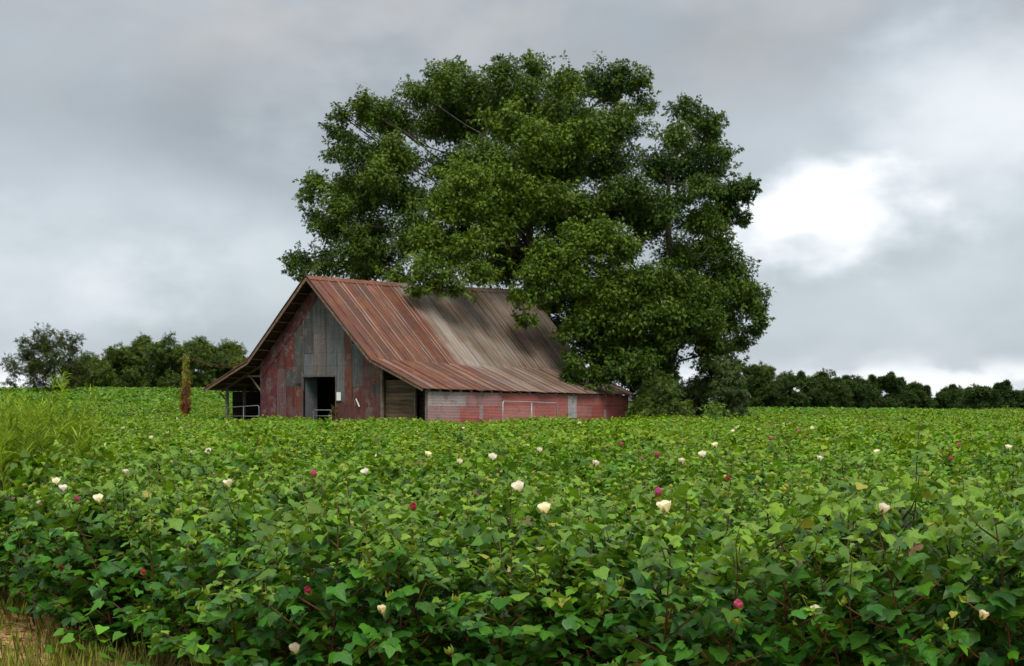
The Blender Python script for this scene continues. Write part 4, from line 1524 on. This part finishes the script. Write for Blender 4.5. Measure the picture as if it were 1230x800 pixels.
def build_cotton():
    near = scatter(6.5, 24, .37)
    # the plants with flowers
    taken, blooms = [], []
    for (u, v, kind, lab) in FL:
        Y = (EYE - (1.25 if v > 524 else 1.18)) * F / (v - HZ)
        x = (u - 615) * Y / F
        e = float(np.interp(x, EDGE_X, EDGE_Y))
        for _ in range(4):
            if Y < e + .02:
                Y = e - .18
            x = (u - 615) * Y / F
            e = float(np.interp(x, EDGE_X, EDGE_Y))
            if Y > e - .2: break
        front = Y <= e + .3
        fz = EYE - (v - HZ) * Y / F
        back = .40 if front else .10
        hx, hy = x, Y + back
        h = 1.08 if front else fz - .02
        zs = max(.7, h / 1.08) if not front else random.uniform(.96, 1.08)
        if not front: zs = (fz - .015) / 1.08
        cotton_plant(hx, hy, random.randrange(NPROTO), 1.0, zs, lab, (0, -back, fz - float(ground_z(hx, hy))), kind)
        taken.append((hx, hy))
        blooms.append((x, Y, fz))
    tall = [(1092, 8.9, 1.50, 'tall leggy cotton plant rising above its neighbours on the right'),
            (1030, 9.8, 1.40, 'tall leggy cotton plant left of the tallest one, beside a cream flower'),
            (808, 9.2, 1.22, 'upright cotton plant with one very large leaf beside the biggest cream flower')]
    for u, Y, h, lab in tall:
        x = (u - 615) * Y / F
        cotton_plant(x, Y, NPROTO, 1.1, h / 1.08, lab, bolls=3)
        taken.append((x, Y))
    T = np.array(taken)
    d = np.sqrt(((near[:, None, :] - T[None]) ** 2).sum(2)).min(1)
    near = near[d > .2]
    BL = np.array(blooms)

    def open_view(x, y, h):
        """plants just in front of a bloom stay lower than it, as where the flower stands clear of its neighbours"""
        k = y / BL[:, 1]
        m = (y < BL[:, 1] + .15) & (y > BL[:, 1] - 4.0) & (np.abs(x - BL[:, 0] * k) < .48)
        if m.any():
            lim = (EYE + (BL[m, 2] - EYE) * k[m]).min() - .03
            h = max(.45, min(h, lim / 1.17))
        return h
    vis = np.abs(near[:, 0]) < .3618 * near[:, 1] + .35
    order = np.argsort(near[:, 1] + np.where(vis, 0, 1000))
    n_ind = 297 - len(taken)
    ind, rest = near[order[:n_ind]], near[order[n_ind:]]
    for x, y in ind:
        h = float(canopy_h(x, y)) * random.uniform(.66, 1.2)
        h = open_view(x, y, h)
        cotton_plant(x, y, random.randrange(NPROTO), random.uniform(.9, 1.1), h / 1.08, 'leafy green cotton plant of the near rows without an open flower')
    # the rest of the crop in one mesh
    Vs, T3, C3, Q4, C4 = [], [], [], [], []
    base = 0

    def add(p, x, y, rz, s, zs, tint, zoff=0.0):
        nonlocal base
        c, sn = math.cos(rz), math.sin(rz)
        V = p['V']
        W = np.empty_like(V)
        W[:, 0] = (V[:, 0] * c - V[:, 1] * sn) * s + x
        W[:, 1] = (V[:, 0] * sn + V[:, 1] * c) * s + y
        W[:, 2] = V[:, 2] * zs + zoff
        Vs.append(W)
        if p['F'].shape[1] == 3:
            T3.append(p['F'] + base)
            C3.append(p['C'] * tint)
        else:
            Q4.append(p['F'] + base)
            C4.append(p['C'] * tint)
        base += len(V)

    def tints():
        return np.array([rng.uniform(.85, 1.3), rng.uniform(.9, 1.15), rng.uniform(.8, 1.1)])
    for x, y in rest:
        if random.random() < .10: continue
        h = float(canopy_h(x, y)) * random.uniform(.72, 1.18)
        h = open_view(x, y, h)
        add(PROTO[random.randrange(NPROTO)] if y < 17 else LOD1[random.randrange(8)], x, y, random.uniform(0, 6.28), random.uniform(.9, 1.15), h / 1.08, tints(), float(ground_z(x, y)))
    for (y0, y1, spc, L) in ((24, 42, .46, LOD1), (42, 92, .58, LOD2)):
        for x, y in scatter(y0, y1, spc):
            h = float(canopy_h(x, y)) * random.uniform(.88, 1.12)
            h = open_view(x, y, h)
            add(L[random.randrange(8)], x, y, random.uniform(0, 6.28), random.uniform(.95, 1.2), h / 1.08, tints(), float(ground_z(x, y)))
    # far crop: leaves of the canopy, and a few taller shoots
    for (y0, y1, per) in ((92, 150, 16), (150, 215, 9)):
        area = .3618 * 1.32 * (y1 ** 2 - y0 ** 2)
        n = int(area * per)
        y = np.sqrt(rng.uniform(y0 ** 2, y1 ** 2, n))
        x = rng.uniform(-1, 1, n) * (.3618 * y * 1.32)
        k = in_field(x, y)
        x, y = x[k], y[k]
        n = len(x)
        z = ground_z(x, y) + canopy_h(x * 3, y * 3) * rng.uniform(.72, 1.12, n)
        LV, LF = cotton_leaf(.3, 2)
        a = rng.uniform(0, 6.28, n)
        ax = np.stack([np.cos(a), np.sin(a), -rng.uniform(0, .8, n)], 1)
        nn = rdir(n) * .55 + [0, 0, 1]
        C = leaf_cols(n, np.full(n, .93), rng)
        V, Fc, Cc = place(LV, LF, np.stack([x, y, z], 1), frames(ax, nn), rng.uniform(.16, .30, n)[:, None], C)
        Vs.append(V)
        Q4.append(Fc + base)
        C4.append(Cc)
        base += len(V)
        # soil-coloured understorey is the ground itself; dense lower leaves close the canopy
    # yellow green buds and the far flowers
    m = boll_mb(1, 5)
    bv, bf = np.array(m.v), m.f
    n = 14000
    y = np.sqrt(rng.uniform(9.0 ** 2, 60 ** 2, n))
    x = rng.uniform(-1, 1, n) * (.3618 * y * 1.1)
    k = in_field(x, y)
    x, y = x[k], y[k]
    n = len(x)
    z = ground_z(x, y) + canopy_h(x, y) * rng.uniform(.80, 1.03, n)
    qf = np.array([f for f in bf if len(f) == 4])
    V, Fc, _ = place(bv, qf, np.stack([x, y, z], 1), frames(rdir(n) * .4 + [0, 0, 1], rdir(n)), rng.uniform(.6, 1.45, n)[:, None], np.zeros((n, 3)))
    yc = np.where(rng.random((n, 1)) < .65, [[.26, .33, .03]], [[.34, .32, .035]]) * rng.uniform(.7, 1.25, (n, 1))
    Vs.append(V)
    Q4.append(Fc + base)
    C4.append(np.repeat(yc, len(qf), axis=0))
    base += len(V)
    for kind, nn_, lo, hi in (('cream', 240, 20, 75), ('pink', 70, 18, 60), ('pale', 60, 18, 50), ('cream', 200, 75, 150)):
        m = flower_mb(kind)
        bv = np.array(m.v)
        fi = [i for i, f in enumerate(m.f) if len(f) == 4]
        qf, qc = np.array([m.f[i] for i in fi]), np.array([m.c[i] for i in fi])
        y = np.sqrt(rng.uniform(lo ** 2, hi ** 2, nn_))
        x = rng.uniform(-1, 1, nn_) * (.3618 * y * 1.1)
        k = in_field(x, y)
        x, y = x[k], y[k]
        n = len(x)
        z = ground_z(x, y) + canopy_h(x, y) * rng.uniform(.92, 1.03, n)
        V, Fc, _ = place(bv, qf, np.stack([x, y, z], 1), frames(rdir(n), rdir(n) * .4 + [0, -.3, 1]), rng.uniform(.8, 1.25, n)[:, None], np.zeros((n, 3)))
        Vs.append(V)
        Q4.append(Fc + base)
        C4.append(np.tile(qc, (n, 1)))
        base += len(V)
    o = np_mesh('cotton_crop', np.concatenate(Vs), [np.concatenate(T3), np.concatenate(Q4)], M_CROP, [np.concatenate(C3), np.concatenate(C4)], smooth=True)
    tag(o, 'dense green cotton crop stretching from behind the near rows to the far tree lines', 'cotton crop', kind='stuff')
    print('crop faces', sum(len(f) for f in T3) + sum(len(f) for f in Q4))


build_cotton()


# ------------------------------------------------------------------ tall weeds at the left edge
def weed_arrays(seed, h):
    rd = random.Random(seed)
    r = np.random.default_rng(seed)
    m = MB()
    bend = rd.uniform(0, 6.28)
    bow = rd.uniform(.12, .4)
    arch = rd.uniform(.0, .35)
    pts = []
    for i in range(11):
        t = i / 10
        b = bow * t * t * .5 + arch * max(0, t - .72) ** 1.3 * 2.2
        pts.append(Vector((math.cos(bend) * b, math.sin(bend) * b, h * (t - .9 * arch * max(0, t - .78) ** 1.2))))
    m.tube(pts, [.008 - .006 * i / 10 for i in range(11)], 5, (.17, .22, .035))
    n = 130
    t = r.uniform(.28, 1.0, n) ** .62
    idx = np.clip((t * 10).astype(int), 0, 9)
    fr = t * 10 - idx
    PP = np.array([tuple(p) for p in pts])
    P = PP[idx] * (1 - fr[:, None]) + PP[idx + 1] * fr[:, None]
    a = r.uniform(0, 6.28, n)
    ax = np.stack([np.cos(a), np.sin(a), r.uniform(.2, 2.0, n)], 1)
    sz = np.where(t > .75, r.uniform(.05, .12, n), r.uniform(.14, .32, n))
    LV = np.array([(0, 0, 0), (.036, .35, .02), (.028, .7, -.05), (0, 1, -.22), (-.028, .7, -.05), (-.036, .35, .02)])
    LF = np.array([[0, 1, 2, 3, 4, 5]])
    C = np.array([[.20, .30, .028]]) * r.uniform(.6, 1.35, (n, 1)) * np.where(t > .8, 1.15, 1.0)[:, None]
    V, Fc, Cc = place(LV, LF, P, frames(ax, r.normal(0, .4, (n, 3)) + [0, 0, 1]), sz[:, None], C)
    return m, V, Fc, Cc


def build_weeds():
    protos = []
    for i in range(6):
        m, V, Fc, Cc = weed_arrays(500 + i, 1.6)
        a = m.build('stem', M_WEED, smooth=True)
        b = np_mesh('foliage', V, [Fc], M_WEED, [Cc])
        COL.objects.unlink(a)
        COL.objects.unlink(b)
        protos.append((a, b))
    spots = []
    tallest = [(48, 15.6, 2.1), (66, 15.0, 2.08), (88, 15.4, 2.06), (30, 15.0, 1.9), (12, 15.2, 1.86), (102, 15.6, 1.92)]
    for u, Y, h in tallest:
        spots.append(((u - 615) * Y / F, Y, h))
    rd = random.Random(3)
    for i in range(100):
        u = rd.triangular(-25, 132, 25)
        Y = rd.uniform(12.9, 16.6)
        h = rd.triangular(1.1, 2.02, 1.55) * (1 if u < 90 else .80)
        x = (u - 615) * Y / F
        spots.append((x, Y, h))
    for i, (x, y, h) in enumerate(spots):
        root = empty('tall_weed', (x, y, float(ground_z(x, y))), rd.uniform(0, 6.28))
        lab = 'yellow green weed stalk in the dense clump at the left edge of the field'
        if i < 6:
            lab = ['tallest weed stalk with an arching tip in the left clump', 'tall weed stalk right of the tallest one in the left clump', 'arching weed stalk on the right side of the left clump', 'upright weed stalk left of the tallest one in the left clump', 'tall weed stalk closest to the left edge of the photo', 'tall weed stalk farthest right in the left clump'][i]
        tag(root, lab, 'weed', 'weeds at the left edge of the field')
        for src in protos[i % 6]:
            c = src.copy()
            COL.objects.link(c)
            c.parent = root
            c.scale = (1, 1, h / 1.6)
    # small brown weed before the gable
    root = empty('dry_weed', tuple(bl(2.75, -.9, 0)))
    tag(root, 'dry brown weed standing before the right half of the gable', 'weed')
    n = 90
    z = rng.uniform(.7, 1.45, n)
    P = np.stack([rng.normal(0, .12, n), rng.normal(0, .12, n), z], 1)
    C = np.array([[.10, .065, .03]]) * rng.uniform(.6, 1.4, (n, 1))
    V, Fc, Cc = place(SPR3_V, SPR3_F, P, frames(rdir(n) * .5 + [0, 0, .9], rdir(n)), rng.uniform(.1, .2, n), C)
    np_mesh('foliage', V, [Fc], M_WEED, [Cc], parent=root)
    m = MB()
    m.tube([(0, 0, 0), (.02, 0, .7), (.0, .03, 1.4)], [.012, .009, .003], 5, (.09, .06, .03))
    m.build('stem', M_WEED, root)


build_weeds()


# ------------------------------------------------------------------ verge grass and fallen leaves
def build_grass():
    n = 42000
    y = rng.uniform(6.0, 18.5, n)
    x = np.interp(y, [6, 9.8, 12, 17, 20], [-1.4, -2.55, -4.1, -7.9, -10.5]) - rng.power(1.2, n) * 3.2 + .55
    k = (np.sin(x * 2.1 + 1.0) * np.sin(y * 1.4) + rng.normal(0, .55, n) + .55 * (np.interp(y, [6, 9.8, 12, 17, 20], [-1.4, -2.55, -4.1, -7.9, -10.5]) - x - 1.1)) > .1
    x, y = x[k], y[k]
    n = len(x)
    LV = np.array([(-.028, 0, 0), (.028, 0, 0), (.02, .55, .0), (.0, 1, -.12), (-.02, .55, 0)])
    LF = np.array([[0, 1, 2, 3, 4]])
    a = rng.uniform(0, 6.28, n)
    ax = np.stack([np.cos(a) * .5, np.sin(a) * .5, np.ones(n)], 1)
    nn = np.stack([np.cos(a), np.sin(a), -.3 * np.ones(n)], 1) + rdir(n) * .3
    C = np.array([[.19, .24, .028]]) * rng.uniform(.5, 1.3, (n, 1))
    dry = rng.random(n) < .25
    C[dry] = np.array([.26, .20, .075]) * rng.uniform(.6, 1.2, (dry.sum(), 1))
    V, Fc, Cc = place(LV, LF, np.stack([x, y, ground_z(x, y) - .01], 1), frames(ax, nn), rng.uniform(.05, .20, n)[:, None], C)
    o = np_mesh('grass', V, [Fc], M_WEED, [Cc])
    tag(o, 'thin yellow green grass along the sandy path', 'grass', kind='stuff')
    n = 900
    y = rng.uniform(8, 14, n)
    x = np.interp(y, [6, 9.8, 12, 17], [-1.4, -2.55, -4.1, -7.9]) - rng.uniform(-.5, 2.2, n)
    LV, LF = cotton_leaf(.5, 1)
    a = rng.uniform(0, 6.28, n)
    C = np.array([[.13, .055, .025]]) * rng.uniform(.5, 1.6, (n, 1))
    V, Fc, Cc = place(LV, LF, np.stack([x, y, ground_z(x, y) + .015], 1), frames(np.stack([np.cos(a), np.sin(a), .1 * np.ones(n)], 1), rdir(n) * .25 + [0, 0, 1]), rng.uniform(.03, .075, n)[:, None], C)
    o = np_mesh('leaf_litter', V, [Fc], M_WEED, [Cc])
    tag(o, 'fallen brown leaves on the sandy path', 'leaf litter', kind='stuff')


build_grass()


# ------------------------------------------------------------------ low creeping weeds in front of the first row
def build_low_weeds():
    for i, (u, Y, lab) in enumerate(((190, 8.9, 'bright green low weed with heart shaped leaves just right of the sandy path'),
                                     (255, 8.2, 'bright green low weed with heart shaped leaves at the bottom edge, second from the path'),
                                     (110, 9.75, 'small round leaved weed on the sandy path below the first cotton row'))):
        x = (u - 615) * Y / F
        root = empty('low_weed', (x, Y, 0), 0)
        tag(root, lab, 'weed')
        n = 34 if i < 2 else 12
        hi = .46 if i < 2 else .22
        P = np.stack([rng.normal(0, .20, n), rng.normal(0, .16, n), rng.uniform(.08, hi, n)], 1)
        LV = np.array([(0, .08, .0), (0, -.02, 0), (-.3, -.12, .04), (-.46, .15, .08), (-.3, .5, .04), (0, .9, -.12), (.3, .5, .04), (.46, .15, .08), (.3, -.12, .04)])
        LF = np.array([[0, 1 + (k + 1) % 8, 1 + k] for k in range(8)])
        a = rng.uniform(0, 6.28, n)
        C = np.array([[.10, .26, .02]]) * rng.uniform(.7, 1.3, (n, 1))
        V, Fc, Cc = place(LV, LF, P, frames(np.stack([np.cos(a), np.sin(a), -.3 * np.ones(n)], 1), rdir(n) * .4 + [0, -.5, 1]), rng.uniform(.07, .11, n)[:, None], C)
        np_mesh('foliage', V, [Fc], M_WEED, [Cc], smooth=True, parent=root)
        m = MB()
        for q in P:
            m.tube([(q[0] * .2, q[1] * .2, 0), (q[0] * .8, q[1] * .8, q[2] * .6), tuple(q)], [.003, .0025, .002], 4, (.10, .14, .03))
        m.build('stem', M_WEED, root)


build_low_weeds()
